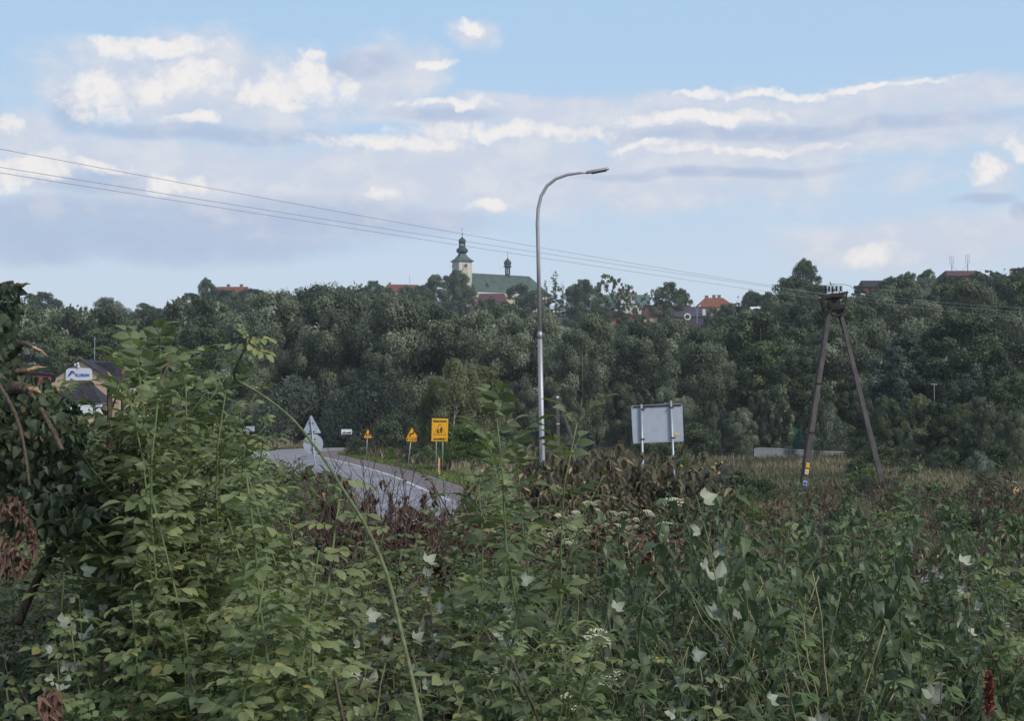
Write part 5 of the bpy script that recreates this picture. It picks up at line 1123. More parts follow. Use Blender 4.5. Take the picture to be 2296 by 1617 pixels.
blades(150000, mixy(17, 175), lambda u, y: y * (-.02 + .50 * u), lambda x, y, rs: (road_dist(x, y)[0] > 6.4) & (hill(x, y) < .5), (.25, .95), .028, 'grass', 'grass', 21, tfun=pt, label='tall green and straw coloured grass of the clearing') if False else blades(150000, mixy(17, 175), lambda u, y: y * (-.02 + .50 * u), lambda x, y, rs: (road_dist(x, y)[0] > 6.4) & (hill(x, y) < .5), (.18, .65), .030, 'grass', 'meadow_grass', 21, tfun=pt, label='tall green and straw coloured grass of the clearing')
blades(60000, mixy(60, 215), lambda u, y: y * (-.24 + .28 * u), lambda x, y, rs: (road_dist(x, y)[0] > 6.3) & (road_dist(x, y)[0] < 9.5), (.10, .30), .05, 'verge', 'verge_grass', 22, label='short bright green grass along the road verge')
blades(40000, mixy(90, 215), lambda u, y: y * (-.30 + .30 * u), lambda x, y, rs: (road_dist(x, y)[0] > 9), (.4, 1.2), .07, 'grass', 'roadside_tall_grass', 23, tfun=lambda x, y: .3, label='tall straw coloured grass behind the verge')
blades(50000, mixy(24, 120), lambda u, y: y * (-.40 + .32 * u), lambda x, y, rs: (road_dist(x, y)[0] > 5.0) & (road_dist(x, y)[1] > 0), (.3, .9), .04, 'grass', 'bank_grass', 24, tfun=lambda x, y: -.05, label='green grass on the bank left of the road')
undergrowth(30000, 17, 110, 41, ll=(.07, .20), name='clearing_weeds', m='mix', zs=(.1, 1.0), amin=-.04, amax=.42, hmul=.75, tint0=.02, keep=lambda x, y, rs: (road_dist(x, y)[0] > 6.6) & (np.sin(x * .5 + 1.2 * np.sin(y * .3)) * np.sin(y * .35 + x * .1) + .5 * rs.rand(len(x)) > -.05))
undergrowth(16000, 17, 90, 42, ll=(.06, .15), name='withered_clearing_weeds', m='dry', zs=(.0, 1.0), amin=-.02, amax=.42, hmul=.8, tint0=-.05, keep=lambda x, y, rs: (road_dist(x, y)[0] > 6.6) & (np.sin(x * .42 + 3 + 1.2 * np.sin(y * .22)) * np.sin(y * .27 + 1) + .5 * rs.rand(len(x)) > .25))
# carpet of dead leaves and twigs on the cleared bank
def litter():
    rs = np.random.RandomState(31); n = 26000; y = 13 * (50 / 13) ** rs.rand(n); a = np.where(rs.rand(n) < .5, -.10 + .22 * rs.rand(n), .0 + .42 * rs.rand(n)); x = a * y
    k = (road_dist(x, y)[0] > 5) & ((np.sin(x * .6 + y * .4) * np.sin(y * .5 - x * .3) + rs.rand(n) * 1.2 > .35)); x, y = x[k], y[k]; n = len(x)
    z = H(x, y) + .45 * rs.rand(n) ** 2 * (1 + .5 * np.sin(x * 1.2))
    D = unit(rs.randn(n, 3) * [1, 1, .6]); N = unit(np.cross(D, rs.randn(n, 3))); V, Q = rhombs(np.stack([x, y, z], 1), D, N, .07 + .08 * rs.rand(n), .04 + .03 * rs.rand(n), .25)
    o = link('dead_leaf_litter', arr_mesh('dead_leaf_litter', V, Q, LM['dry'], np.repeat(rs.rand(n) * .9, 4)), kind='stuff'); o['label'] = 'reddish brown dead leaves covering the cleared bank'
litter()

# --- hero plants placed one by one
hero = []
def hp(kd, px, top, d, **kw):
    if d < 9.5: d = d * 1.32
    elif d < 12.6: d = 12.54 + (d - 9.5) * .3
    return plant_at(kd, px, top, d, **kw)
for a in [('elder', 372, 805, 6.2), ('elder', 375, 795, 6.3), ('elder', 395, 800, 6.6), ('elder', 430, 850, 6.8), ('elder', 465, 900, 7.5), ('elder', 372, 880, 6.0), ('elder', 325, 960, 5.8), ('weed', 190, 1010, 6.4),
          ('elder', 390, 930, 6.0), ('elder', 520, 985, 8.5), ('elder', 470, 1010, 7.0), ('elder', 560, 1040, 8.0), ('elder', 610, 1075, 8.6), ('elder', 420, 1040, 5.8), ('elder', 350, 1010, 5.2), ('elder', 540, 1100, 6.6), ('elder', 480, 1120, 6.0), ('elder', 640, 1120, 7.4),
          ('rose', 690, 1060, 5.2), ('rose', 528, 1125, 5.4), ('rose', 512, 1290, 4.6), ('rose', 715, 1130, 5.6), ('rose', 640, 1160, 5.0), ('rose', 760, 1170, 5.8), ('rose', 600, 1230, 4.8), ('rose', 700, 1330, 4.4), ('rose', 560, 1370, 4.2), ('rose', 420, 1230, 5.0), ('rose', 330, 1330, 4.4), ('rose', 820, 1150, 6.4), ('rose', 200, 1400, 4.2), ('rose', 90, 1300, 4.8),
          ('elder', 1080, 1080, 7.6), ('elder', 1140, 1110, 7.0), ('elder', 1290, 1420, 4.2), ('elder', 1330, 1455, 4.0),
          ('nettle', 1690, 1045, 6.8), ('nettle', 1650, 1090, 7.2), ('nettle', 1730, 1130, 7.0), ('nettle', 1930, 1060, 7.2), ('nettle', 1960, 1080, 7.0), ('nettle', 1990, 1110, 7.4), ('nettle', 1895, 1140, 7.2), ('nettle', 1850, 1150, 7.0), ('nettle', 2030, 1150, 7.2),
          ]: hp(*a)
for a in [('shoot', 1152, 930, 6.2), ('shoot', 1205, 945, 6.3), ('shoot', 1112, 1010, 7.6), ('shoot', 1172, 985, 7.2), ('weed', 1140, 1060, 7.2), ('shoot', 1195, 1040, 7.6), ('shoot', 1095, 1090, 6.4), ('shoot', 322, 775, 8.4), ('shoot', 340, 780, 7.4), ('shoot', 398, 785, 7.2), ('shoot', 428, 830, 7.4), ('shoot', 460, 880, 7.2), ('shoot', 365, 835, 6.8), ('shoot', 318, 850, 7.0), ('shoot', 325, 900, 6.4), ('shoot', 400, 900, 6.6), ('shoot', 500, 985, 7.4), ('rose', 690, 1052, 5.6), ('rose', 700, 1075, 5.8), ('rose', 524, 1120, 5.9), ('rose', 512, 1290, 5.2), ('rose', 640, 1250, 5.3), ('elder', 380, 800, 7.4), ('elder', 385, 810, 7.2), ('elder', 435, 900, 7.6),
          ('nettle', 1366, 1010, 6.4), ('nettle', 1392, 1060, 7.6), ('nettle', 1350, 1080, 7.8), ('nettle', 1560, 1120, 8.2), ('nettle', 1625, 1085, 8.0), ('nettle', 1600, 1110, 8.6), ('nettle', 1480, 1160, 8.4), ('nettle', 1880, 1100, 8.0), ('nettle', 1950, 1075, 8.0), ('nettle', 2010, 1095, 8.2), ('nettle', 2110, 1140, 8.2), ('nettle', 1905, 1120, 8.6), ('nettle', 1780, 1150, 8.6), ('weed', 1440, 1150, 8.6), ('nettle', 2180, 1190, 8.0), ('nettle', 1700, 1060, 6.4), ('nettle', 1935, 1050, 6.6), ('nettle', 1975, 1090, 6.6), ('nettle', 1660, 1110, 6.2), ('nettle', 2060, 1160, 6.2), ('nettle', 1840, 1160, 6.2)]: plant_at(*a)
# nettles and weeds filling the front, denser to the right
rr = random.Random(5)
for i in range(20):
    px = rr.uniform(1180, 2330); d = rr.uniform(5.2, 11.5); y_ = np.interp(px, [1180, 1600, 1750, 1900, 2100, 2300], [1190, 1180, 1150, 1160, 1180, 1230]); hp('nettle', px, y_ + rr.uniform(-10, 110) + max(0, (8 - d)) * 34, d)
for i in range(25):
    px = rr.uniform(20, 2290); d = rr.uniform(4.2, 10.5); hp('weed', px, 1180 + rr.uniform(0, 110) + max(0, (9 - d)) * 48, d)
for i in range(34):
    px = rr.uniform(300, 1250); d = rr.uniform(6, 12.5); top = np.interp(px, [300, 600, 760, 1250], [1000, 1090, 1150, 1150]); hp(rr.choice(['elder' if px < 620 else 'weed', 'weed', 'nettle', 'rose']), px, top + rr.uniform(10, 120) + max(0, 8 - d) * 20, d)
for i in range(26):
    px = rr.uniform(20, 2290); d = rr.uniform(4.0, 6.5); hp(rr.choice(['rasp', 'rose', 'weed']), px, 1340 + rr.uniform(0, 150) + max(0, 5 - d) * 90, d)
for i in range(14):
    px = rr.uniform(1350, 2290); d = rr.uniform(4.0, 7.0); hp('straw', px, 1300 + rr.uniform(0, 200), d)
for a in [('umbel', 1312, 1434, 4.9), ('umbel', 560, 1020, 8.2), ('umbel', 548, 1042, 8.4)]: hp(*a)
for i in range(11): hp('umbel', rr.uniform(1190, 1430), 1150 + rr.uniform(0, 50), rr.uniform(12.0, 15))
for i in range(230):
    d = 5.6 * (13.5 / 5.6) ** rr.random(); a = rr.uniform(-.02, .40); kd = rr.choices(['nettle', 'weed', 'rose', 'rasp', 'straw'], [12, 4, 1.0, 1.6, .8])[0]
    if d > 10.5 and a < .12: kd = rr.choice(['weed', 'umbel', 'nettle'])
    x = a * d; plant(kd, x, d, h1(x, d), rr.uniform(.9, 1.32) * (1.08 if kd in ('nettle', 'rasp') else .85) * (1 if a > .1 or d < 9 else .85))
for i in range(90):
    d = 5.4 * (13 / 5.4) ** rr.random(); a = rr.uniform(-.38, -.02); kd = rr.choices(['nettle', 'weed', 'rose', 'elder', 'rasp'], [2, 3, 3, 3, 2])[0]
    x = a * d; plant(kd, x, d, h1(x, d), rr.uniform(.85, 1.2) * (1 if a < -.15 or d < 8 else .8))
for i in range(14):
    d = rr.uniform(5.2, 9.5); a = rr.uniform(-.36, .38); plant(rr.choice(['dry', 'drygrn']), a * d, d, h1(a * d, d) - .1, rr.uniform(.75, .95))
for i in range(18):
    d = rr.uniform(5.4, 10.5); a = rr.uniform(-.36, .38); plant('bare', a * d, d, h1(a * d, d), rr.uniform(.8, 1.25), tilt=(rr.uniform(-.5, .5), rr.uniform(-.5, .5)))
for px, top, d in [(215, 1238, 6.2), (290, 1285, 6.2), (690, 1262, 6.4), (840, 1350, 5.8), (1062, 1235, 6.2), (1090, 1262, 6.4), (1010, 1432, 5.6), (1240, 1350, 6.0), (1300, 1355, 6.0), (1590, 1375, 6.0), (1580, 1560, 5.2), (2270, 1240, 6.6), (2265, 1560, 5.2), (170, 1360, 5.8), (1700, 1050, 6.4), (1930, 1540, 5.2), (1480, 1440, 5.6)]: plant_at('raspw', px, top, d)
# withered brush: on the bank before the road, round the lamp foot, over the clearing
for px, top, d in [(700, 965, 15), (830, 975, 16), (770, 1030, 14.5), (660, 1040, 15), (880, 1045, 16), (930, 1060, 16.5), (980, 1075, 16), (1030, 1070, 17), (850, 1085, 15), (920, 1095, 15), (1000, 1110, 14.5), (1070, 1100, 16), (760, 1080, 15.5), (1060, 1130, 14), (960, 1130, 14), (1120, 1140, 15), (1180, 1120, 17), (880, 1110, 14)]: hp('dry', px, top, d, smax=1.35)
for i in range(26): hp('dry', rr.uniform(800, 1210), 1062 + rr.uniform(0, 80), rr.uniform(14, 18), smax=1.5)
for i in range(12): hp('drygrn', rr.uniform(1225, 1470), 990 + rr.uniform(0, 130), rr.uniform(15.5, 19), smax=2.2)
for px, top, d in [(1250, 985, 18), (1290, 1000, 18.5), (1340, 980, 19), (1390, 975, 19), (1430, 1000, 18.5), (1455, 1010, 18), (1270, 1050, 17), (1320, 1060, 17.5), (1380, 1050, 17), (1440, 1060, 17.5), (1240, 1090, 16.5), (1300, 1110, 16.5), (1370, 1110, 17), (1430, 1120, 16.5)]: hp('drygrn', px, top - 12, d, smax=2.2)
for i in range(52):
    px = rr.uniform(1480, 2330); d = rr.uniform(17, 72); p = at(px, 1100, d); z = h1(p.x, d)
    plant(rr.choice(['dry', 'dry', 'drygrn']), p.x, d, z, rr.uniform(.7, 1.4) * (1 + d / 80))
for px, top, d in [(1845, 1030, 60), (1960, 1010, 62), (2010, 1040, 58), (2060, 1050, 60), (1620, 1060, 30), (1660, 1050, 32)]: hp('bare', px, top, d, smax=3)
for i in range(14): plant_at('bare', rr.uniform(600, 1040), 1010 + rr.uniform(0, 90), rr.uniform(12.5, 15.5), smax=1.2)
for i in range(8): hp('bare', rr.uniform(560, 900), 1000 + rr.uniform(0, 90), rr.uniform(9, 13), smax=1.1)
for i in range(14): plant_at('drygrn', rr.uniform(1195, 1460), 985 + rr.uniform(0, 60), rr.uniform(17, 19.5), smax=2.6)
for i in range(12): plant_at('dry', rr.uniform(960, 1130), 1045 + rr.uniform(0, 50), rr.uniform(15, 18), smax=1.9)
# pale broken stubs in the cleared ground
for i in range(16):
    px = rr.uniform(1180, 1650); d = rr.uniform(13, 18); p = at(px, 1150 + rr.uniform(-60, 30), d); z = h1(p.x, d); o = link('stub', MB().tube([(0, 0, -.1), (rr.uniform(-.05, .05), 0, .3), (rr.uniform(-.1, .1), 0, .5)], [.014, .010, .003], 5).mesh('stub', MT['pale_stub'])); o.location = (p.x, d, z + .1)
    PLANTS.append(('stub', o, 1))

for px, top, d in [(1500, 1040, 82), (1530, 1046, 81), (1560, 1050, 82), (1590, 1050, 83), (1620, 1046, 82), (1540, 1062, 78), (1600, 1065, 78)]: plant_at('dry', px, top, d, smax=3.2)
# the long arching cane in front of everything
c0 = at(948, 1640, 3.6); cz = h1(c0.x, c0.y) ; cane = thing('arching_cane', (c0.x, c0.y, cz), 'long arching green cane crossing the view in front of the road signs', 'bramble cane'); O = cane.location
cp_ = [(960, 1700, 3.5), (948, 1640, 3.6), (928, 1540, 3.7), (900, 1420, 3.85), (868, 1290, 4.0), (820, 1180, 4.15), (764, 1090, 4.3), (720, 1020, 4.4), (660, 945, 4.5), (600, 895, 4.6), (552, 865, 4.62), (528, 850, 4.6), (526, 832, 4.58), (540, 800, 4.55), (552, 775, 4.5), (556, 758, 4.5)]
cpts = [Vector(p) for p in spline([tuple(at(*p) - O) for p in cp_], 3)]
cpts.insert(0, Vector((cpts[0].x + .03, cpts[0].y, -.1)))
n_ = len(cpts); part('stem', MB().tube(cpts, [.0042 * (1 - i / n_) ** .7 + .0022 for i in range(n_)], 8), 'cane', cane, True)
th_ = random.Random(3)
for i in range(34):
    q, d = along(cpts, .05 + .9 * i / 34); e = Vector((th_.uniform(-1, 1), th_.uniform(-1, .2), th_.uniform(-.6, .6))).normalized(); part('thorn', MB().tube([q, q + e * .009 + d * -.004], [.0018, .0003], 4), 'stem_red', cane)
for t_, dx, dz, s in ((.985, 1, .1, .8), (.96, .9, -.5, .9), (.93, -.7, .1, .75), (.90, .9, .0, .9), (.88, -.8, -.2, .8), (.87, .5, -.6, .8), (.84, -.9, .3, .6), (.99, -.4, .8, .5), (.5, -1, .4, .35)):
    q, d = along(cpts, t_); o = link('leaf', LF['rose'][int(t_ * 100) % 3], cane); o.matrix_local = orient(q, Vector((dx, -.2, dz)), (0, -.5, .9), s=s * .62)

# broken elder stumps standing in the left bush
def pole_stump(x0_, y0_, x1_, y1_, d, r, label, m='bark'):
    a, b = at(x0_, y0_, d), at(x1_, y1_, d); z0_ = h1(a.x, d); t = thing('broken_stem', (a.x, d, z0_), label, 'stump'); A_ = a - t.location; B_ = b - t.location; A_.z = -.1
    q = [A_, A_.lerp(B_, .3) + Vector((.01, 0, 0)), A_.lerp(B_, .6) + Vector((-.012, 0, 0)), A_.lerp(B_, .85), B_]
    part('stem', MB().tube(q, [r * 1.6, r * 1.15, r, r * .95, r * .9], 9), m, t, True); part('splintered_top', MB().tube([B_ - Vector((0, 0, .004)), B_ + Vector((.004, 0, .03)), B_ + Vector((-.012, 0, .06))], [r * .85, r * .6, r * .15], 6), 'pale_splinter', t)
    for k in range(4):
        p = q[0].lerp(q[4], .35 + .13 * k); e = Vector((th_.uniform(-1, 1), th_.uniform(-.3, .6), .8)).normalized(); part('twig', MB().tube([p, p + e * .12, p + e * .25 + Vector((0, 0, .03))], [r * .35, r * .25, r * .1], 5), 'bark', t)
pole_stump(248, 1180, 246, 858, 7.6, .016, 'thick broken elder stem with splintered pale top in the left bush')
pole_stump(280, 1150, 275, 838, 8.0, .011, 'slimmer cut stem just right of the thick broken elder stem')
pole_stump(232, 1420, 250, 1110, 8.3, .05, 'dark gnarled trunk base low in the left bush')

# felled linden heap at the left edge: dark limbs, limp leaves
hb = at(60, 1150, 7.6); ft = thing('felled_linden', (hb.x, 7.6, h1(hb.x, 7.6)), 'felled linden heap with dark broken limbs and limp leaves at the left edge', 'felled tree'); O = ft.location
def LP(x, y, d): return at(x, y, d) - O
limbs_ = [([(-60, 862, 7.0), (0, 868, 7.0), (45, 872, 6.95), (68, 876, 6.9)], .045), ([(-60, 905, 7.1), (0, 915, 7.1), (55, 925, 7.0)], .035), ([(-60, 960, 7.1), (20, 965, 7.0), (80, 985, 7.0)], .045), ([(-40, 838, 7.2), (30, 834, 7.1), (62, 830, 7.1)], .018),
          ([(62, 876, 6.9), (90, 915, 6.7), (115, 960, 6.6), (140, 1010, 6.5)], .016), ([(-20, 810, 7), (25, 800, 7), (50, 770, 6.9), (72, 778, 6.9)], .018), ([(-10, 850, 6.6), (35, 930, 6.5), (55, 1010, 6.5), (66, 1090, 6.4)], .010), ([(-30, 760, 7.2), (10, 700, 7.2), (20, 650, 7.2), (50, 640, 7.1)], .018),
          ([(150, 1010, 6.9), (120, 985, 6.9), (80, 970, 6.9)], .010), ([(0, 700, 7.1), (-10, 650, 7.1), (10, 636, 7.1), (30, 632, 7.1)], .012), ([(-20, 1100, 7.3), (60, 1115, 7.2), (150, 1125, 7.0), (230, 1100, 7.0)], .022), ([(40, 1400, 7.2), (70, 1330, 7.3), (110, 1250, 7.5), (150, 1190, 7.7)], .026)]
ends = []
for q, r in limbs_:
    pts = [Vector(v) for v in spline([tuple(LP(*p)) for p in q], 3)]; m_ = len(pts); o = part('limb', MB().tube(pts, [r * (1 - .4 * i / m_) for i in range(m_)], 8), 'bark', ft, True); ends.append(pts)
    if r > .017 and q[-1][0] < 110: part('splintered_end', MB().tube([pts[-1], pts[-1] + (pts[-1] - pts[-2]).normalized() * .05 + Vector((0, 0, .008)), pts[-1] + (pts[-1] - pts[-2]).normalized() * .09], [r * .5, r * .36, r * .08], 6), 'pale_splinter', o)
rs = np.random.RandomState(77)
def blob(cx_, cy_, rx, ry, n, d0=6.6, d1=8.4):
    out = []
    while len(out) < n:
        u, v = rs.uniform(-1, 1, 2)
        if u * u + v * v < 1: out.append(tuple(at(cx_ + u * rx, cy_ + v * ry, rs.uniform(d0, d1)) - O))
    return out
pos = blob(50, 1010, 140, 130, 2500) + blob(5, 790, 42, 110, 300, 6.9, 7.6) + blob(24, 672, 26, 44, 110, 7.0, 7.4) + blob(70, 900, 60, 60, 260, 7.1, 8.0) + blob(110, 1140, 130, 60, 900) + blob(-20, 900, 60, 200, 700) + blob(150, 920, 34, 40, 60, 7.4, 8)
pos = [p for p in pos if p[2] + O.z > h1(p[0] + O.x, p[1] + O.y) - .1]
big = list(rs.permutation(len(pos))); sel = sorted(big, key=lambda i: pos[i][1])[:900]; sel = [sel[i] for i in rs.permutation(len(sel))[:260]]
for i in sel:
    o = link('leaf', LF['linden'][i % 3], ft); o.matrix_local = orient(Vector(pos[i]), Vector((rs.uniform(-.8, .8), rs.uniform(-.8, .3), rs.uniform(-1.4, -.3))), (0, -1, .4), s=rs.uniform(.5, .85))
rest = [p for i, p in enumerate(pos) if i not in set(sel)]; n = len(rest); Pn = np.array(rest); Dn = unit(np.stack([rs.randn(n) * .6, rs.randn(n) * .5 - .1, -.5 - rs.rand(n)], 1)); Nn = unit(np.stack([rs.randn(n), -1 + rs.randn(n) * .5, .4 + rs.randn(n) * .5], 1)); Nn = unit(Nn - Dn * (Dn * Nn).sum(1, keepdims=True))
S_ = np.cross(Dn, Nn); L_ = (.038 + .03 * rs.rand(n))[:, None]; W_ = L_ * (.5 + .35 * rs.rand(n)[:, None]); cu = rs.rand(n)[:, None] * .5
V = np.stack([Pn, Pn + Dn * L_ * .25 + S_ * W_ * .5 + Nn * W_ * .2, Pn + Dn * L_ * .6 + S_ * W_ * .38, Pn + Dn * L_ - Nn * L_ * cu, Pn + Dn * L_ * .6 - S_ * W_ * .38, Pn + Dn * L_ * .25 - S_ * W_ * .5 + Nn * W_ * .2, Pn + Dn * L_ * .45 - Nn * L_ * .05], 1).reshape(-1, 3)
b7 = np.arange(n)[:, None] * 7; Q = np.concatenate([b7 + np.array([[i, (i + 1) % 6, 6]]) for i in range(6)], 0)
o = link('leaves', arr_mesh('leaves', V, Q, LM['linden'], np.repeat(np.clip(.42 + .3 * rs.randn(n), 0, 1), 7)), ft, kind='stuff')
# dry tan leaf heap below it
hb = at(10, 1200, 6.4); dh = thing('dead_leaf_branch', (hb.x, 6.4, h1(hb.x, 6.4)), 'branch hung with tan dead leaves at the left edge below the felled linden', 'dead branch'); O = dh.location
part('branch', MB().tube([LP(-40, 1190, 6.4), LP(20, 1160, 6.4), LP(60, 1150, 6.3)], [.015, .012, .005], 6), 'bark', dh)
pos = blob(25, 1200, 60, 95, 110, 6.2, 7.0) + blob(115, 1585, 20, 40, 40, 3.9, 4.1)
for p in pos: o = link('leaf', LF['dry'][0], dh); o.matrix_local = orient(Vector(p), Vector((rs.uniform(-1, 1), rs.uniform(-1, 1), -1)), s=rs.uniform(.5, .9))
# reddish dock plume at the lower right
dp_ = at(2215, 1560, 4.0); dk = thing('dock_plume', (dp_.x, 4.0, h1(dp_.x, 4.0)), 'rusty red seed plume standing at the lower right corner', 'weed'); O = dk.location
q = [Vector((0, 0, -.05)), LP(2216, 1600, 4.0), LP(2212, 1560, 4.0), LP(2216, 1515, 4.0)]; part('stem', MB().tube(q, [.004, .003, .0025, .001], 5), 'stem_red', dk)
rows = 420; t_ = rs.rand(rows); base_ = np.array([tuple(q[1].lerp(q[3], v)) for v in t_]); V, Q = rhombs(base_ + rs.randn(rows, 3) * .004, unit(rs.randn(rows, 3) + [.5, 0, .6]), unit(rs.randn(rows, 3)), .012 + .016 * rs.rand(rows) * (1.2 - t_), .005 + .004 * rs.rand(rows))
link('seed_plume', arr_mesh('seed_plume', V, Q, LM['berry'], np.repeat(rs.rand(rows), 4)), dk)

# small shrubs and wild growth along the far edge of the clearing
for i in range(46):
    d = 58 * (128 / 58) ** rr.random(); a = rr.uniform(.09, .38); x = a * d
    px = 1148 + a * F
    if (x < 24 and d < 70) or (1730 < px < 1860 and d < 96) or (1660 < px < 1910 and d > 78): continue
    tree(rr.choices(['bush', 'dshrub', 'wshrub', 'maple'], [3, 4, 2, .6])[0], x, d, rr.uniform(.7, 1.5) * (1 + max(0, d - 95) / 28), wide=rr.uniform(.9, 1.5))
for i in range(24):
    px = rr.uniform(840, 1180); d = rr.uniform(112, 135); p = at(px, 1040, d)
    tree(rr.choice(['bush', 'dshrub', 'wshrub']), p.x + 1.5, d, rr.uniform(.8, 2.0)) if road_dist([p.x + 1.5], [d])[0][0] > 9 else None

for i in range(30):
    px = rr.uniform(1470, 2320); d = rr.uniform(26, 62); p = at(px, 1100, d)
    if road_dist([p.x], [d])[0][0] < 8 or (1770 < px < 1840): continue
    tree(rr.choices(['bush', 'dshrub', 'wshrub'], [3, 5, 2])[0], p.x, d, rr.uniform(.7, 1.5), wide=rr.uniform(.9, 1.4))
for i in range(34):
    px = rr.uniform(1700, 2330); d = rr.uniform(13, 24); p = at(px, 1200, d); plant(rr.choice(['nettle', 'weed', 'dry', 'drygrn', 'nettle']), p.x, d, h1(p.x, d), rr.uniform(1.0, 1.5))
# ------------------------------------------------------------------ labels for the repeated plants and trees
MARKS = [(60, 1150, 'at the left edge'), (178, 860, 'near the beige hall'), (300, 900, 'in the left elder bush'), (300, 1350, 'at the lower left'), (520, 650, 'near the red roof on the left skyline'), (480, 900, 'near the thuja row'), (555, 962, 'near the blank sign by the bend'), (600, 1250, 'under the arching cane'),
 (697, 960, 'behind the grey triangle and disc signs'), (700, 1130, 'before the road'), (777, 968, 'near the town skyline sign'), (830, 1300, 'left of the arching cane'), (825, 940, 'above the farthest yellow sign'), (890, 640, 'near the low red roof left of the church'), (924, 930, 'by the double bend sign'), (986, 960, 'by the big yellow panel'), (960, 1110, 'between road and bank'),
 (1036, 620, 'by the church tower'), (1050, 900, 'behind the birches'), (1060, 1300, 'right of the arching cane'), (1100, 1560, 'at the bottom centre'), (1145, 1000, 'left of the lamp foot'), (1150, 640, 'before the church roof'), (1215, 750, 'behind the lamp post'), (1260, 1000, 'right of the lamp foot'), (1300, 1250, 'below the lamp foot'), (1265, 610, 'right of the church'), (1390, 640, 'by the white gabled villa'), (1400, 850, 'above the large board'),
 (1474, 950, 'behind the large board'), (1474, 1150, 'below the large board'), (1500, 640, 'by the purple roof'), (1500, 1400, 'in the lower middle right'), (1600, 670, 'by the hipped orange roof'), (1600, 850, 'right of the large board'), (1620, 1100, 'between board and pylon'), (1700, 750, 'up the slope left of the pylon'), (1720, 1350, 'below the pylon foot, lower down'), (1760, 960, 'behind the pale railing'), (1800, 610, 'on the hilltop left of the pylon head'), (1800, 1110, 'at the pylon foot'),
 (1880, 850, 'between the pylon legs'), (1900, 640, 'by the pylon head'), (1960, 1200, 'right of the pylon foot'), (1970, 630, 'by the dark hilltop house'), (2000, 820, 'right of the pylon legs'), (2050, 700, 'on the slope right of the pylon'), (2050, 1450, 'at the lower right'), (2120, 1000, 'before the dark wood at right'), (2160, 610, 'by the antenna masts'), (2240, 800, 'at the right edge of the slope'), (2250, 1100, 'near the fallen trunk'), (2250, 680, 'high at the right edge'), (2260, 1350, 'at the lower right edge'), (200, 700, 'on the left skyline'), (60, 760, 'far left above the red shed'), (380, 720, 'right of the beige hall'), (700, 700, 'behind the road bend'), (1480, 780, 'above the board, higher up'), (1850, 1500, 'bottom right of centre'), (400, 1550, 'at the bottom left'), (1450, 1570, 'at the bottom right of centre'), (1250, 900, 'by the concrete pole'), (800, 800, 'in the big willows left of centre'), (1640, 960, 'left of the railing')]
LOOK = {
 'willow': 'grey green willow', 'oak': 'dark broadleaf tree', 'maple': 'mid green broadleaf tree', 'poplar': 'pale tipped poplar', 'silver': 'silvery poplar', 'birch': 'slender white stemmed birch', 'spruce': 'dark narrow spruce', 'larch': 'open conical conifer', 'thuja': 'dark thuja column', 'sparse': 'thin sparse leaved tree',
 'bush': 'bright green round shrub', 'dshrub': 'dark spreading shrub', 'wshrub': 'silvery willow shrub', 'nettle': 'dark leaved nettle', 'weed': 'leafy green weed', 'elder': 'elder shoot', 'shoot': 'upright elder shoot', 'rose': 'light green rose shoot', 'rasp': 'green raspberry cane', 'raspw': 'white backed raspberry cane', 'dry': 'withered red brown bush', 'drygrn': 'wilting olive brown bush', 'umbel': 'white umbel flower plant', 'straw': 'tuft of pale stalks', 'bare': 'bare branching twig', 'stub': 'pale snapped stub'}
CATS = {'willow': 'tree', 'oak': 'tree', 'maple': 'tree', 'poplar': 'tree', 'silver': 'tree', 'birch': 'tree', 'spruce': 'tree', 'larch': 'tree', 'thuja': 'tree', 'sparse': 'tree', 'bush': 'shrub', 'dshrub': 'shrub', 'wshrub': 'shrub', 'nettle': 'nettle', 'weed': 'weed', 'elder': 'elder shoot', 'shoot': 'elder shoot', 'rose': 'rose shoot', 'rasp': 'raspberry cane', 'raspw': 'raspberry cane', 'dry': 'dry bush', 'drygrn': 'wilting bush', 'umbel': 'flower', 'straw': 'grass tuft', 'bare': 'twig', 'stub': 'stub'}
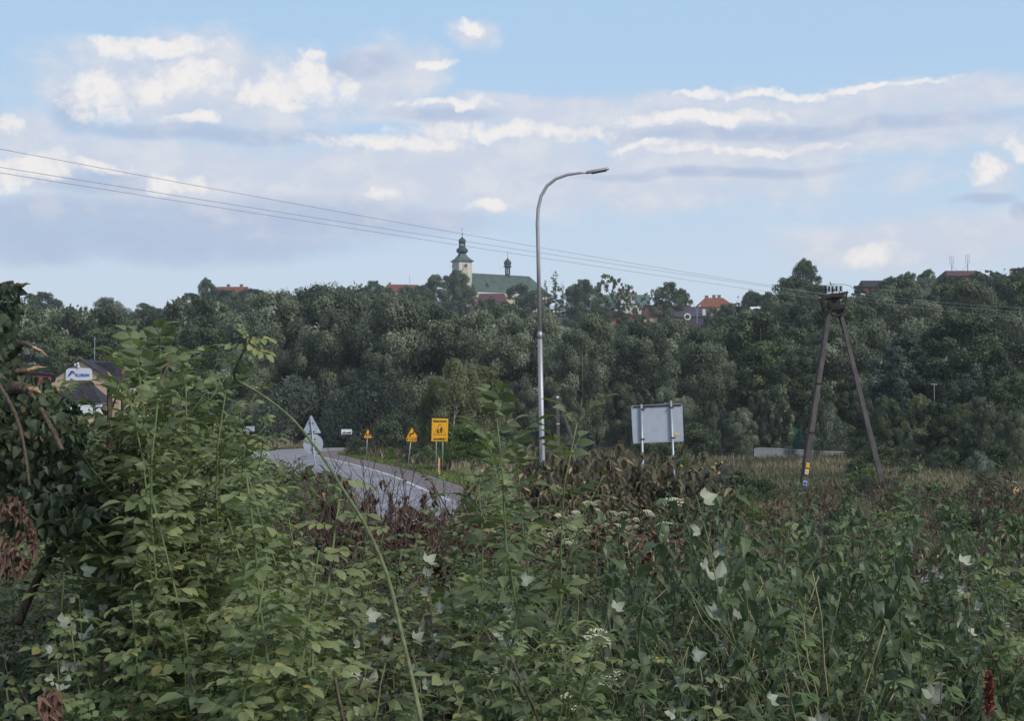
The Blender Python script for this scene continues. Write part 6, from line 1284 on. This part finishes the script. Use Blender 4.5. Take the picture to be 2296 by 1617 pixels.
GRP = {'tree': 'trees of the wooded valley and hill', 'shrub': 'shrubs at the foot of the wood', 'nettle': 'nettles in the front thicket', 'weed': 'leafy weeds in the front thicket', 'elder shoot': 'elder shoots in the thicket', 'rose shoot': 'rose shoots in the thicket', 'raspberry cane': 'raspberry canes in the thicket', 'dry bush': 'withered bushes of the clearing', 'wilting bush': 'wilting bushes round the clearing', 'flower': 'white flowering umbels', 'grass tuft': 'pale stalk tufts', 'twig': 'bare twigs', 'stub': 'snapped stubs on the cleared bank'}
ORD = ['first', 'second', 'third', 'fourth', 'fifth', 'sixth', 'seventh', 'eighth', 'ninth', 'tenth', 'eleventh', 'twelfth', 'thirteenth', 'fourteenth', 'fifteenth', 'sixteenth']
for kd in PL:
    for e in PL[kd]:
        if not e[1]:
            for c in KIDS[e[0].name]: bpy.data.objects.remove(c)
            bpy.data.objects.remove(e[0])
bpy.context.view_layer.update()
ent = []
for key, r, hh, wd in TREES:
    s = seen(r.location + Vector((0, 0, hh * .8))) or (1148, 800); ent.append((key, r, s[0], s[1]))
for kd, r, sc in PLANTS:
    s = seen(r.location + Vector((0, 0, .8 * (sc if kd != 'stub' else .5)))) or (1148, 1400); ent.append((kd, r, s[0], s[1]))
bins = {}
for key, r, x, y in ent:
    k = min(MARKS, key=lambda q: (q[0] - x) ** 2 + 1.6 * (q[1] - y) ** 2)[2]; bins.setdefault((key, k), []).append((x, y, r))
ROWS = ['front row', 'second row', 'third row', 'fourth row', 'fifth row', 'sixth row', 'seventh row', 'eighth row']
for (key, where), L_ in bins.items():
    c = CATS[key]; n = len(L_); k = -(-n // 10)
    L_.sort(key=lambda q: -q[1]); rows = [L_[j * n // k:(j + 1) * n // k] for j in range(k)]
    for j, row in enumerate(rows):
        row.sort(key=lambda q: q[0]); m = len(row)
        for i, (x, y, r) in enumerate(row):
            if n == 1: lab = f'{LOOK[key]} {where}'
            elif k == 1: lab = (f'{("left", "right")[i]} one of two: {LOOK[key]} {where}' if m == 2 else f'{ORD[i]} from left, {LOOK[key]} {where}')
            else: lab = f'{ORD[i]} from left, {ROWS[j]}, {LOOK[key]} {where}'
            r['label'] = ' '.join(lab.split()[:16]); r['category'] = c; r['group'] = GRP[c]
